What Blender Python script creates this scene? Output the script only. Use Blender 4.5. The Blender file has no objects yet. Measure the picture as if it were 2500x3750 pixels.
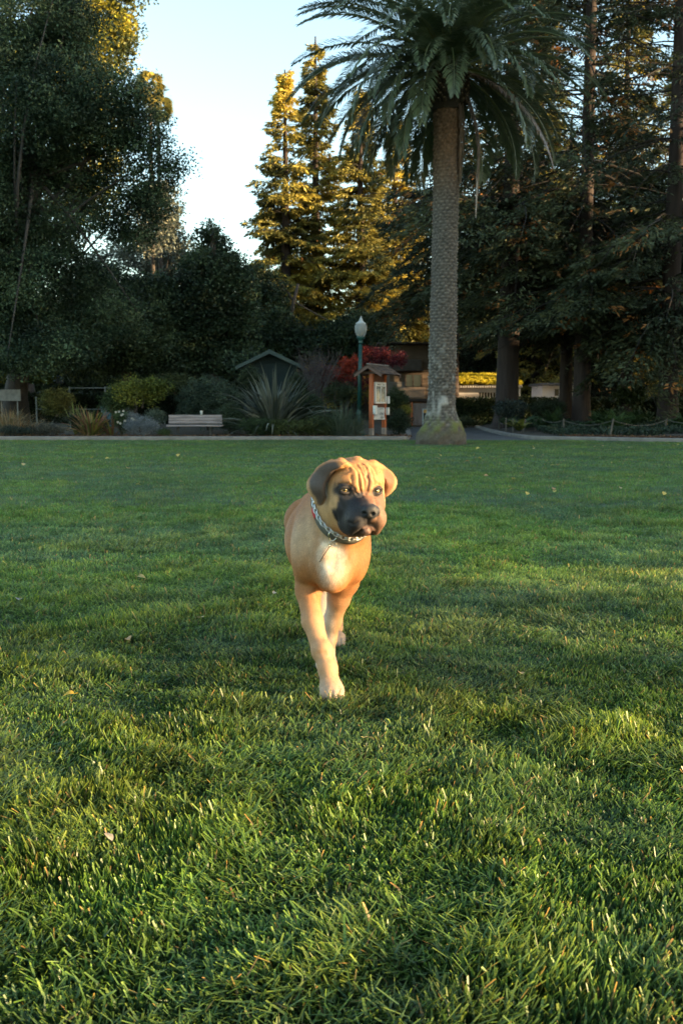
import bpy, math, random
import numpy as np
from mathutils import Vector

# ------------------------------------------------------------------ camera, sky, sun, exposure
SC = bpy.context.scene
F_PX, PITCH, CAM_H = 3646.0, 5.95, 0.9
cam_d = bpy.data.cameras.new("camera"); cam = bpy.data.objects.new("camera", cam_d)
SC.collection.objects.link(cam)
cam.location = (0, 0, CAM_H); cam.rotation_euler = (math.radians(90 - PITCH), 0, 0)
cam_d.sensor_fit = 'VERTICAL'; cam_d.sensor_height = 36.0; cam_d.lens = 35.0
cam_d.clip_start = 0.05; cam_d.clip_end = 2000
cam_d.dof.use_dof = True; cam_d.dof.focus_distance = 2.95; cam_d.dof.aperture_fstop = 10.0
SC.camera = cam

SUN_EL, SUN_AZ = math.radians(9.5), math.radians(75.5)     # azimuth: towards +X from straight behind the camera
SX, SY = math.sin(SUN_AZ), -math.cos(SUN_AZ)               # horizontal direction to the sun
TE = math.tan(SUN_EL)
to_sun = Vector((SX * math.cos(SUN_EL), SY * math.cos(SUN_EL), math.sin(SUN_EL)))
sun_d = bpy.data.lights.new("sun", 'SUN'); sun = bpy.data.objects.new("sun", sun_d)
SC.collection.objects.link(sun)
sun_d.energy = 4.5; sun_d.angle = math.radians(0.5); sun_d.color = (1.0, 0.70, 0.38)
sun.rotation_euler = to_sun.to_track_quat('Z', 'Y').to_euler(); sun.location = (20, -20, 20)

W = bpy.data.worlds.new("World"); SC.world = W; W.use_nodes = True
wn = W.node_tree.nodes; wn.clear()
sky = wn.new('ShaderNodeTexSky'); sky.sky_type = 'NISHITA'; sky.sun_disc = False
sky.sun_elevation = SUN_EL; sky.sun_rotation = math.atan2(SX, SY)
sky.air_density = 1.0; sky.dust_density = 1.2; sky.ozone_density = 1.0
bg = wn.new('ShaderNodeBackground'); bg.inputs['Strength'].default_value = 0.14
wo = wn.new('ShaderNodeOutputWorld')
sky_tint = wn.new('ShaderNodeMix'); sky_tint.data_type = 'RGBA'; sky_tint.blend_type = 'MULTIPLY'; sky_tint.inputs[0].default_value = 1.0
sky_tint.inputs[7].default_value = (.90, .93, .87, 1)          # even colour tint over the whole sky
W.node_tree.links.new(sky.outputs[0], sky_tint.inputs[6]); W.node_tree.links.new(sky_tint.outputs[2], bg.inputs[0]); W.node_tree.links.new(bg.outputs[0], wo.inputs[0])

SC.view_settings.view_transform = 'Standard'; SC.view_settings.look = 'None'
SC.view_settings.exposure = 2.45; SC.view_settings.gamma = 1.0
SC.render.engine = 'CYCLES'
SC.cycles.use_denoising = True
SC.cycles.max_bounces = 6; SC.cycles.diffuse_bounces = 3; SC.cycles.glossy_bounces = 2
SC.cycles.transmission_bounces = 4; SC.cycles.transparent_max_bounces = 4
SC.cycles.caustics_reflective = False; SC.cycles.caustics_refractive = False
SC.cycles.sample_clamp_indirect = 5.0

# ------------------------------------------------------------------ helpers
RNG = np.random.default_rng(7)
cp, sp = math.cos(math.radians(PITCH)), math.sin(math.radians(PITCH))
def at(px, py, Y):
    """the point of the place at depth Y that the photo shows at (px, py)"""
    u, v = (px - 1250) / F_PX, (1875 - py) / F_PX
    s = Y / (cp + v * sp)
    return np.array([s * u, Y, CAM_H + s * (v * cp - sp)])
def gnd(px, py, z=0.0):
    u, v = (px - 1250) / F_PX, (1875 - py) / F_PX
    s = (CAM_H - z) / (sp - v * cp)
    return np.array([s * u, s * (cp + v * sp), z])

def lattice(ix, iy, iz, seed):
    h = (ix.astype(np.int64) * 374761393 + iy.astype(np.int64) * 668265263 + iz.astype(np.int64) * 2147483647 + seed * 974634777) & 0xffffffff
    h = ((h ^ (h >> 13)) * 1274126177) & 0xffffffff
    h = h ^ (h >> 16)
    return (h & 0xffff) / 65535.0
def noise(p, scale=1.0, seed=0):
    """smooth value noise 0..1 at N x 3 (or N x 2) points"""
    p = np.asarray(p, float) * scale
    if p.shape[1] == 2: p = np.column_stack([p, np.zeros(len(p))])
    i = np.floor(p).astype(np.int64); f = p - i; f = f * f * (3 - 2 * f)
    r = 0
    for dx in (0, 1):
        for dy in (0, 1):
            for dz in (0, 1):
                w = (f[:, 0] if dx else 1 - f[:, 0]) * (f[:, 1] if dy else 1 - f[:, 1]) * (f[:, 2] if dz else 1 - f[:, 2])
                r = r + w * lattice(i[:, 0] + dx, i[:, 1] + dy, i[:, 2] + dz, seed)
    return r
def fbm(p, scale=1.0, seed=0, oct=3):
    r, a, t = 0, 1.0, 0
    for k in range(oct):
        r = r + a * noise(p, scale * 2 ** k, seed + k); t += a; a *= .5
    return r / t

def mesh_np(name, V, Fs, mat, col=None, parent=None, smooth=False):
    """one mesh object from arrays: V (n,3); Fs a list of (m,k) index arrays; col (n,3) point colours"""
    V = np.asarray(V, np.float32)
    Fs = [np.asarray(f, np.int32) for f in (Fs if isinstance(Fs, list) else [Fs]) if len(f)]
    me = bpy.data.meshes.new(name)
    me.vertices.add(len(V)); me.vertices.foreach_set('co', V.ravel())
    nl = sum(f.size for f in Fs); npoly = sum(len(f) for f in Fs)
    me.loops.add(nl); me.polygons.add(npoly)
    me.loops.foreach_set('vertex_index', np.concatenate([f.ravel() for f in Fs]))
    tot = np.concatenate([np.full(len(f), f.shape[1], np.int32) for f in Fs])
    st = np.concatenate([[0], np.cumsum(tot)[:-1]]).astype(np.int32)
    me.polygons.foreach_set('loop_start', st)
    try: me.polygons.foreach_set('loop_total', tot)
    except Exception: pass
    me.polygons.foreach_set('use_smooth', np.full(npoly, bool(smooth)))
    if col is not None:
        a = me.attributes.new('Col', 'FLOAT_COLOR', 'POINT')
        c = np.ones((len(V), 4), np.float32); c[:, :3] = col
        a.data.foreach_set('color', c.ravel())
    me.update(calc_edges=True)
    if mat: me.materials.append(mat)
    o = bpy.data.objects.new(name, me); SC.collection.objects.link(o)
    if parent is not None: o.parent = parent
    return o

class MB:
    """collects simple pieces and links them as ONE mesh"""
    def __init__(s): s.V = []; s.F = {}; s.n = 0; s.C = []
    def add(s, V, F, col=None):
        V = np.asarray(V, float); F = np.asarray(F, int)
        s.F.setdefault(F.shape[1], []).append(F + s.n); s.V.append(V); s.n += len(V)
        s.C.append(np.broadcast_to(np.array(col if col is not None else (1, 1, 1), float), (len(V), 3)))
        return s
    def box(s, lo, hi, bevel=0.0, col=None, rot=0, tilt=0, jit=0):
        lo, hi = np.array(lo, float), np.array(hi, float)
        c, h = (lo + hi) / 2, (hi - lo) / 2
        b = min(bevel, *(h * .45))
        V = []; 
        if b <= 0:
            V = np.array([[x, y, z] for x in (-1, 1) for y in (-1, 1) for z in (-1, 1)], float) * h
            F = [[0, 1, 3, 2], [4, 6, 7, 5], [0, 4, 5, 1], [2, 3, 7, 6], [0, 2, 6, 4], [1, 5, 7, 3]]
            V = s._rt(V, rot, tilt) + c; return s.add(V, F, col)
        idx = {}
        for x in (-1, 1):
            for y in (-1, 1):
                for z in (-1, 1):
                    for a in range(3):
                        sg = np.array([x, y, z], float); q = sg * (h - b); q[a] = sg[a] * h[a]
                        idx[(x, y, z, a)] = len(V); V.append(q)
        F4 = []; F3 = []
        for a in range(3):
            o = [i for i in range(3) if i != a]
            for sgn in (-1, 1):
                ring = []
                for (u, v) in ((-1, -1), (1, -1), (1, 1), (-1, 1)):
                    k = [0, 0, 0]; k[a] = sgn; k[o[0]] = u; k[o[1]] = v; ring.append(idx[(*k, a)])
                F4.append(ring)
            for u in (-1, 1):
                for v in (-1, 1):
                    k0 = [0, 0, 0]; k1 = [0, 0, 0]; k0[a] = -1; k1[a] = 1
                    for k in (k0, k1): k[o[0]] = u; k[o[1]] = v
                    F4.append([idx[(*k0, o[0])], idx[(*k1, o[0])], idx[(*k1, o[1])], idx[(*k0, o[1])]])
        for x in (-1, 1):
            for y in (-1, 1):
                for z in (-1, 1): F3.append([idx[(x, y, z, a)] for a in range(3)])
        V = s._rt(np.array(V), rot, tilt) + c
        n0 = s.n; s.add(V, F4, col)
        s.F.setdefault(3, []).append(np.array(F3) + n0)
        return s
    def _rt(s, V, rot, tilt):
        if tilt:
            c, q = math.cos(tilt), math.sin(tilt); V = V @ np.array([[1, 0, 0], [0, c, -q], [0, q, c]]).T
        if rot:
            c, q = math.cos(rot), math.sin(rot); V = V @ np.array([[c, -q, 0], [q, c, 0], [0, 0, 1]]).T
        return V
    def tube(s, P, R, n=8, col=None, cap=True):
        V, F = tube(P, R, n); s.add(V, F, col)
        if cap and n > 2:
            for e in (0, len(P) - 1):
                c = len(V) if False else None
                ring = np.arange(n) + e * n + s.n - len(V)
                if e == 0: ring = ring[::-1]
                s.F.setdefault(n, []).append(ring[None, :])
        return s
    def quad(s, a, b, c, d, col=None): return s.add([a, b, c, d], [[0, 1, 2, 3]], col)
    def prism(s, poly, y0, y1, col=None):
        """polygon of (x, z) pushed from y0 to y1"""
        n = len(poly); V = [(x, y0, z) for x, z in poly] + [(x, y1, z) for x, z in poly]
        n0 = s.n; s.add(V, [[i, (i + 1) % n, n + (i + 1) % n, n + i] for i in range(n)], col)
        s.F.setdefault(n, []).append(np.array([list(range(n))[::-1]]) + n0)
        s.F.setdefault(n, []).append(np.array([list(range(n, 2 * n))]) + n0)
        return s
    def build(s, name, mat, parent=None, smooth=False, base=None, local=False):
        loc = np.zeros(3); q = parent
        while q is not None: loc = loc + np.array(q.location); q = q.parent
        if base is not None: loc = np.array(base, float)
        if local: loc = np.zeros(3)
        V = np.concatenate(s.V) - loc
        o = mesh_np(name, V, [np.concatenate(f) for f in s.F.values()], mat, np.concatenate(s.C), parent, smooth)
        if base is not None: o.location = tuple(float(v) for v in base)
        return o

def tube(P, R, n=8, squash=None):
    P = np.asarray(P, float); R = np.broadcast_to(np.asarray(R, float), (len(P),))
    T = np.gradient(P, axis=0); T /= np.linalg.norm(T, axis=1)[:, None] + 1e-9
    up = np.array([0, 0, 1.0]) if abs(T[0][2]) < .9 else np.array([1.0, 0, 0])
    V = []
    A = np.cross(T[0], up); A /= np.linalg.norm(A)
    for i in range(len(P)):
        A = A - T[i] * A.dot(T[i]); A /= np.linalg.norm(A) + 1e-9
        B = np.cross(T[i], A)
        th = np.arange(n) * 2 * math.pi / n
        V.append(P[i] + R[i] * (np.cos(th)[:, None] * A + np.sin(th)[:, None] * B))
    V = np.concatenate(V)
    i = np.arange(len(P) - 1)[:, None] * n; j = np.arange(n)[None, :]; k = (j + 1) % n
    F = np.stack([i + j, i + k, i + n + k, i + n + j], -1).reshape(-1, 4)
    return V, F

def empty(name, loc=(0, 0, 0)):
    o = bpy.data.objects.new(name, None); SC.collection.objects.link(o)
    o.location = tuple(float(v) for v in loc); o.empty_display_size = .2
    return o
def tag(o, label=None, cat=None, group=None, kind=None):
    if label: o['label'] = label
    if cat: o['category'] = cat
    if group: o['group'] = group
    if kind: o['kind'] = kind
    return o

# ------------------------------------------------------------------ materials
MATS = {}
def mat(name, color=(1, 1, 1), rough=.7, vary=.0, vscale=5., bump=0., bscale=60., trans=0., spec=.5, metal=0., attr=True,
        stretch=(1, 1, 1), dark=None, dscale=2., dmix=.5, coat=0., sheen=0., alpha_tr=None):
    """Principled surface; colour = point colour x base x noise; optional second colour in patches; leaf-like translucency"""
    if name in MATS: return MATS[name]
    m = bpy.data.materials.new(name); m.use_nodes = True; nt = m.node_tree; N = nt.nodes; L = nt.links
    b = N['Principled BSDF']; out = N['Material Output']
    b.inputs['Roughness'].default_value = rough; b.inputs['Metallic'].default_value = metal
    b.inputs['Specular IOR Level'].default_value = spec
    if coat: b.inputs['Coat Weight'].default_value = coat
    if sheen: b.inputs['Sheen Weight'].default_value = sheen; b.inputs['Sheen Roughness'].default_value = .4
    tc = N.new('ShaderNodeTexCoord'); mp = N.new('ShaderNodeMapping'); mp.inputs['Scale'].default_value = stretch
    L.new(tc.outputs['Object'], mp.inputs[0])
    rgb = N.new('ShaderNodeRGB'); rgb.outputs[0].default_value = (*color, 1); c = rgb.outputs[0]
    def mix(kind, fac, a, bb):
        x = N.new('ShaderNodeMix'); x.data_type = 'RGBA'; x.blend_type = kind
        if isinstance(fac, float): x.inputs[0].default_value = fac
        else: L.new(fac, x.inputs[0])
        L.new(a, x.inputs[6]); L.new(bb, x.inputs[7]); return x.outputs[2]
    if dark is not None:
        n2 = N.new('ShaderNodeTexNoise'); n2.inputs['Scale'].default_value = dscale; n2.inputs['Detail'].default_value = 5
        L.new(mp.outputs[0], n2.inputs['Vector'])
        r2 = N.new('ShaderNodeMapRange'); r2.inputs[1].default_value = dmix - .12; r2.inputs[2].default_value = dmix + .12
        L.new(n2.outputs[0], r2.inputs[0])
        d = N.new('ShaderNodeRGB'); d.outputs[0].default_value = (*dark, 1)
        c = mix('MIX', r2.outputs[0], c, d.outputs[0])
    if attr:
        a = N.new('ShaderNodeAttribute'); a.attribute_name = 'Col'; c = mix('MULTIPLY', 1.0, c, a.outputs['Color'])
    if vary:
        n = N.new('ShaderNodeTexNoise'); n.inputs['Scale'].default_value = vscale; n.inputs['Detail'].default_value = 6
        L.new(mp.outputs[0], n.inputs['Vector'])
        r = N.new('ShaderNodeMapRange'); r.inputs[1].default_value = .25; r.inputs[2].default_value = .75
        r.inputs[3].default_value = 1 - vary; r.inputs[4].default_value = 1 + vary
        L.new(n.outputs[0], r.inputs[0])
        c = mix('MULTIPLY', 1.0, c, r.outputs[0])
    L.new(c, b.inputs['Base Color'])
    if bump:
        n = N.new('ShaderNodeTexNoise'); n.inputs['Scale'].default_value = bscale; n.inputs['Detail'].default_value = 4
        L.new(mp.outputs[0], n.inputs['Vector'])
        bp = N.new('ShaderNodeBump'); bp.inputs['Strength'].default_value = bump; bp.inputs['Distance'].default_value = .02
        L.new(n.outputs[0], bp.inputs['Height']); L.new(bp.outputs[0], b.inputs['Normal'])
    if trans:
        t = N.new('ShaderNodeBsdfTranslucent'); L.new(c, t.inputs[0])
        ms = N.new('ShaderNodeMixShader'); ms.inputs[0].default_value = trans
        L.new(b.outputs[0], ms.inputs[1]); L.new(t.outputs[0], ms.inputs[2]); L.new(ms.outputs[0], out.inputs[0])
    MATS[name] = m
    return m
# ------------------------------------------------------------------ setting: ground, lawn, beds, path, kerbs
def smooth01(a, b, x): t = np.clip((x - a) / (b - a), 0, 1); return t * t * (3 - 2 * t)
LAWN_Y = 28.15
def bedz(d): return .085 + .20 * smooth01(1, 12, d)
g = MB().quad((-400, -150, -.03), (400, -150, -.03), (400, 600, -.03), (-400, 600, -.03)).build('ground', mat('soil', (.045, .036, .026), .95, vary=.3, vscale=3, attr=False))
tag(g, kind='structure')
g = MB().quad((-60, -60, 0), (60, -60, 0), (60, LAWN_Y, 0), (-60, LAWN_Y, 0)).build('lawn', mat('turf', (.024, .048, .014), .95, vary=.35, vscale=9, dark=(.045, .04, .02), dscale=3, dmix=.68, attr=False))
tag(g, kind='structure')
g = MB().quad((-4, LAWN_Y, .004), (16, LAWN_Y, .004), (16, 95, .004), (-4, 95, .004)).build('path', mat('asphalt', (.075, .075, .078), .85, vary=.25, vscale=6, bump=.3, bscale=120, dark=(.05, .05, .05), dscale=.8, attr=False))
tag(g, kind='structure')
def curve(pts, n=8):
    pts = np.array(pts, float); out = []
    P = np.vstack([2 * pts[0] - pts[1], pts, 2 * pts[-1] - pts[-2]])
    for i in range(1, len(P) - 2):
        for t in np.linspace(0, 1, n, endpoint=False):
            a, b, c, d = P[i - 1:i + 3]
            out.append(.5 * (2 * b + (c - a) * t + (2 * a - 5 * b + 4 * c - d) * t * t + (3 * b - a - 3 * c + d) * t ** 3))
    out.append(P[-2]); return np.array(out)
kerbR = np.array([gnd(x, y) for x, y in ((3100, 1624), (2500, 1620), (2200, 1614.5), (1960, 1610), (1889, 1603), (1830, 1593), (1780, 1580), (1750, 1570), (1728, 1562))])
kerbR = curve(kerbR, 8)
kerbL = np.array([[-40, 28.35, 0], [-20, 28.32, 0], [-10, 28.3, 0], [0, 28.28, 0], [1.5, 28.28, 0], [1.85, 28.45, 0], [1.95, 29, 0], [2.3, 33, 0], [2.7, 40, 0], [3.0, 47, 0]])
kerbL = curve(kerbL, 6)
conc = mat('concrete', (.20, .185, .165), .9, vary=.25, vscale=4, bump=.3, bscale=60, dark=(.16, .15, .13), dscale=1.3, dmix=.6)
def kerb(P, side, name):
    T = np.gradient(P, axis=0); T /= np.linalg.norm(T, axis=1)[:, None]
    Nn = np.column_stack([-T[:, 1], T[:, 0], 0 * T[:, 0]]) * side
    prof = [(0, 0), (.006, .085), (.018, .102), (.17, .106), (.19, .095), (.19, 0)]
    V = np.concatenate([P + Nn * a + np.array([0, 0, z]) for a, z in prof]); n = len(P)
    F = np.concatenate([np.column_stack([np.arange(n - 1) + k * n, np.arange(1, n) + k * n, np.arange(1, n) + (k + 1) * n, np.arange(n - 1) + (k + 1) * n]) for k in range(5)])
    if side > 0: F = F[:, ::-1]
    o = mesh_np(name, V, [F], conc, np.ones((len(V), 3))); tag(o, kind='structure'); return P + Nn * .19
inR = kerb(kerbR, 1 if kerbR[1, 0] < kerbR[0, 0] and False else -1, 'kerb')
inL = kerb(kerbL, 1, 'kerb')
# joints cut in the left kerb show as dark lines
mulch = mat('mulch', (.060, .040, .026), .95, vary=.5, vscale=14, bump=.8, bscale=30, dark=(.03, .03, .02), dscale=2.5, attr=False)
def bed(inner, far, name):
    m = 26; t = np.linspace(0, 1, m) ** 1.8
    V = []; n = len(inner)
    for k, tt in enumerate(t):
        q = inner + (far - inner) * tt; d = np.linalg.norm(q - inner, axis=1)
        q[:, 2] = bedz(d) + (fbm(q[:, :2], .9, 3) - .5) * .10 * smooth01(0, 1.5, d); V.append(q)
    V = np.concatenate(V); i = np.arange(m - 1)[:, None] * n; j = np.arange(n - 1)[None, :]
    F = np.stack([i + j, i + j + 1, i + n + j + 1, i + n + j], -1).reshape(-1, 4)
    tag(mesh_np(name, V, [F], mulch, None, smooth=True), kind='structure')
fr = inR.copy(); fr[:, 1] = 95; fr[:, 0] = np.linspace(40, 7.0, len(fr)); bed(inR, fr, 'garden_bed')
fl = inL.copy(); fl[:, 1] = 95; fl[:, 0] = np.linspace(-60, 4.0, len(fl)); bed(inL, fl, 'garden_bed')
for px in (338, 672, 998, 1270):
    q = gnd(px, 1612); 

# ------------------------------------------------------------------ grass
def grass():
    rg = np.random.default_rng(11)
    VV, F4, F3, CC = [], [], [], []; nv = 0
    bands = [(1.05, 1.7, 36000, .0042, 6), (1.7, 2.6, 32000, .0040, 6), (2.6, 3.7, 25000, .0040, 6), (3.7, 5.5, 14000, .0044, 6), (5.5, 9, 7000, .0060, 6), (9, 15, 2600, .0100, 3), (15, LAWN_Y - .02, 1100, .017, 3)]
    for y0, y1, dens, wd, nvb in bands:
        hw1 = .42 * y1 + 1.0; n = int(dens * (y1 - y0) * 2 * hw1)
        X = rg.uniform(-hw1, hw1, n); Y = rg.uniform(y0, y1, n); k = np.abs(X) < .42 * Y + 1.0; X, Y = X[k], Y[k]
        P = np.column_stack([X, Y])
        # not inside the palm foot
        pb = at(1613, 1625, 25.1); k = (X - pb[0]) ** 2 + (Y - 25.1) ** 2 > .62 ** 2; P = P[k]; X, Y = P[:, 0], P[:, 1]; n = len(X)
        tuft = fbm(P, 9, 21, 2); big = fbm(P, 1.1, 5, 3); mid = fbm(P, 3.4, 15, 2)
        hgt = .0285 * (.42 + 1.2 * tuft) * (.50 + 1.0 * mid) * np.where(rg.random(n) < .14, rg.uniform(1.1, 1.55, n), rg.uniform(.5, 1.15, n))
        hgt *= np.where(Y > 9, .9, 1.0); hgt *= 1.0 + .18 * smooth01(2.5, 1.4, Y)
        # blades lean in swirls
        az = np.where(rg.random(n) < .5, 2 * math.pi * 1.6 * fbm(P, 2.2, 33, 2) + rg.normal(0, .9, n), rg.uniform(0, 6.283, n))
        lean = np.clip(.10 + .80 * fbm(P, 5, 44, 2) * rg.uniform(.3, 1.6, n), .05, 1.25)
        d = np.column_stack([np.cos(az), np.sin(az), np.zeros(n)])
        fa = az + math.pi / 2 + rg.normal(0, .5, n); sd = np.column_stack([np.cos(fa), np.sin(fa), np.zeros(n)])
        w = wd * rg.uniform(.6, 1.25, n)
        base = np.column_stack([X, Y, np.full(n, -.002)])
        m1 = base + d * (hgt * lean * .35)[:, None] + np.array([0, 0, 1.0]) * (hgt * .62)[:, None]
        tip = base + d * (hgt * lean * 1.15)[:, None] + np.array([0, 0, 1.0]) * (hgt * np.clip(1.08 - .25 * lean, .5, 1.1))[:, None]
        u = rg.random(n)
        c1, c2, c3 = np.array([.074, .158, .026]), np.array([.054, .116, .042]), np.array([.150, .200, .034])
        mixb = np.clip(big * 2.4 - .75 + rg.normal(0, .22, n), 0, 1)[:, None]
        col = c2 * (1 - mixb) + c1 * mixb; yl = np.clip((mid - .45) * 2 + rg.normal(0, .35, n), 0, 1)[:, None] * .55
        col = col * (1 - yl) + c3 * yl
        col = np.where((u < .015)[:, None], np.array([.24, .17, .06]), col); col = np.where(((u > .015) & (u < .03))[:, None], np.array([.20, .17, .05]), col)
        col = col * rg.uniform(.65, 1.35, (n, 1)) * (.80 + .40 * fbm(P, .55, 61, 3))[:, None] * (.62 + .76 * fbm(P, 7.0, 71, 2))[:, None] * (np.array([.50, .54, .72]) + (np.array([1.50, 1.34, 1.65]) - np.array([.50, .54, .72])) * smooth01(2.6, 6.5, Y)[:, None])  # near grass coloured darker and bluer to stand for shade
        a = np.arange(n)
        if nvb == 6:
            # mown blades: most end in a blunt cut, some in a point
            tw = np.where(rg.random(n) < .6, rg.uniform(.5, .85, n), .08)
            V = np.stack([base - sd * w[:, None] * .4, base + sd * w[:, None] * .4, m1 + sd * w[:, None] * .5, m1 - sd * w[:, None] * .5, tip + sd * (w * tw)[:, None] * .5, tip - sd * (w * tw)[:, None] * .5], 1).reshape(-1, 3)
            F4.append(np.column_stack([a * 6, a * 6 + 1, a * 6 + 2, a * 6 + 3]) + nv); F4.append(np.column_stack([a * 6 + 3, a * 6 + 2, a * 6 + 4, a * 6 + 5]) + nv)
            cc = np.repeat(col, 6, 0).reshape(n, 6, 3); cc[:, 4:] *= 1 + np.array([2.6, 1.6, .25]) * (1 - .85 * smooth01(3, 8.5, Y))[:, None, None]; cc[:, 2:4] *= 1.1; cc[:, :2] *= np.array([.8, .65, .6]); CC.append(cc.reshape(-1, 3))  # sunlit tips and shaded blade bases put into the colour
        else:
            V = np.stack([base - sd * w[:, None] * .5, base + sd * w[:, None] * .5, tip], 1).reshape(-1, 3)
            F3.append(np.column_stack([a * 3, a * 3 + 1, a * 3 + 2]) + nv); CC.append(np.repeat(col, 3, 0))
        VV.append(V); nv += len(V)
    m = mat('grass_blade', (1, 1, 1), .42, spec=.45, trans=.45)
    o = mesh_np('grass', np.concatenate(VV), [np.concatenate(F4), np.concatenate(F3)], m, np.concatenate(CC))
    tag(o, 'mown green lawn grass with long tufts near the camera', 'grass', kind='stuff')
grass()
# ------------------------------------------------------------------ plants
def cards(P, D, L, Wd, rg, flat=.0):
    """leaf shapes: at P, pointing along D (n,3), length L, width Wd; a rhombus each"""
    n = len(P); D = D / (np.linalg.norm(D, axis=1)[:, None] + 1e-9)
    R = rg.normal(0, 1, (n, 3)); R[:, 2] += flat * 2
    S = np.cross(D, R); S /= np.linalg.norm(S, axis=1)[:, None] + 1e-9
    L = np.broadcast_to(L, (n,))[:, None]; Wd = np.broadcast_to(Wd, (n,))[:, None]
    V = np.stack([P, P + D * L * .45 + S * Wd * .5, P + D * L, P + D * L * .45 - S * Wd * .5], 1).reshape(-1, 3)
    a = np.arange(n) * 4
    return V, np.column_stack([a, a + 1, a + 2, a + 3])
def leafcol(P, cols, rg, scale=.6, seed=0, jit=.3):
    cols = np.array(cols, float); n = len(P)
    t = np.clip(fbm(P, scale, seed, 2) * 1.7 - .35 + rg.normal(0, .16, n), 0, .999) * (len(cols) - 1)
    i = t.astype(int); f = (t - i)[:, None]; c = cols[i] * (1 - f) + cols[np.minimum(i + 1, len(cols) - 1)] * f
    return c * rg.uniform(1 - jit, 1 + jit, (n, 1))
LEAF = dict(rough=.55, spec=.22, trans=.22)
def leafmat(): return mat('leaf', (1, 1, 1), **LEAF)
bark_grey = mat('bark_grey', (.042, .038, .035), .95, vary=.3, vscale=8, bump=.8, bscale=20, attr=False)
bark_dark = mat('bark_dark', (.06, .048, .038), .95, vary=.3, vscale=8, bump=.8, bscale=20, attr=False)
bark_red = mat('bark_red', (.036, .025, .021), .95, vary=.4, vscale=9, bump=1.0, bscale=14, stretch=(1, 1, .12), attr=False)

def crown_pts(lobes, nclump, per, cr, rg, shell=.55, keep=None):
    vols = np.array([l[1][0] * l[1][1] * l[1][2] for l in lobes]) ** .75; vols /= vols.sum()
    cl = []
    for (c, r), q in zip(lobes, vols):
        m = max(1, int(nclump * q)); d = rg.normal(0, 1, (m, 3)); d /= np.linalg.norm(d, axis=1)[:, None]
        rad = shell + (1 - shell) * rg.random((m, 1)) ** .7
        wob = .78 + .42 * fbm(d * 2 + np.array(c), 1.1, 5, 2)[:, None]
        cl.append(np.array(c) + d * rad * np.array(r) * wob)
    cl = np.concatenate(cl)
    if keep is not None: cl = cl[keep(cl)]
    s = cr * rg.uniform(.6, 1.4, len(cl))
    P = np.repeat(cl, per, 0) + np.clip(rg.normal(0, 1, (len(cl) * per, 3)), -1.7, 1.7) * np.repeat(s, per)[:, None] * np.array([.62, .62, .40])
    return cl, P
def stems(tree, trunk_base, top, r0, clumps, nlimb, rg, m, lobes):
    """tapered trunk with limbs that reach into the crown, as one part"""
    b = MB(); base = np.array(trunk_base, float); top = np.array(top, float)
    n = 9; t = np.linspace(0, 1, n)[:, None]; mid = base + (top - base) * t
    mid[:, :2] += (fbm(mid * .7 + base, 1, 3, 1)[:, None] - .5) * .5 * np.sin(t * math.pi)
    R = r0 * (1 - .7 * t[:, 0]); R[0] *= 1.35; R[1] *= 1.1
    b.tube(mid, R, 12)
    for k in rg.choice(len(clumps), min(nlimb, len(clumps)), replace=False):
        e = clumps[k]; s = mid[int(rg.integers(2, n - 1))]
        q = np.linspace(0, 1, 6)[:, None]; ctrl = (s + e) / 2 + np.array([0, 0, .25]) * np.linalg.norm(e - s) * rg.uniform(-.3, .8) + rg.normal(0, .12, 3) * np.linalg.norm(e - s)
        P = (1 - q) ** 2 * s + 2 * q * (1 - q) * ctrl + q * q * e
        b.tube(P, np.linspace(r0 * rg.uniform(.10, .26), r0 * .03, 6), 5, cap=False)
    return b.build('trunk', m, tree, smooth=True)
def broadleaf(name, base, lobes, nclump, per, cr, leaf, cols, r0, label, cat='tree', group=None, seed=1, bark=None, limbs=26, top=None, shell=.55, keep=None, keepleaf=None, part='crown', aspect=.55, jit=.3, droop=0):
    rg = np.random.default_rng(seed)
    base = np.array(base, float); t = empty(name, base); tag(t, label, cat, group)
    cl, P = crown_pts(lobes, nclump, per, cr, rg, shell, keep)
    if keepleaf is not None: P = P[keepleaf(P)]
    D = rg.normal(0, 1, P.shape); D[:, 2] -= droop
    V, F = cards(P, D, leaf * rg.uniform(.6, 1.35, len(P)), leaf * aspect * rg.uniform(.7, 1.3, len(P)), rg, .4)
    lc = leafcol(P, cols, rg, .9, seed, jit)
    if keepleaf is None: lc = lc * np.repeat(rg.uniform(.6, 1.5, len(cl)), per)[:, None]
    C = np.repeat(lc, 4, 0)
    mesh_np(part, V - base, [F], leafmat(), C, t)
    if top is None:
        zz = np.array([l[0] for l in lobes]); top = (zz[:, 0].mean(), zz[:, 1].mean(), zz[:, 2].max())
    if r0 > 0: stems(t, base, top, r0, cl, limbs, rg, bark or bark_dark, lobes)
    return t

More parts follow.
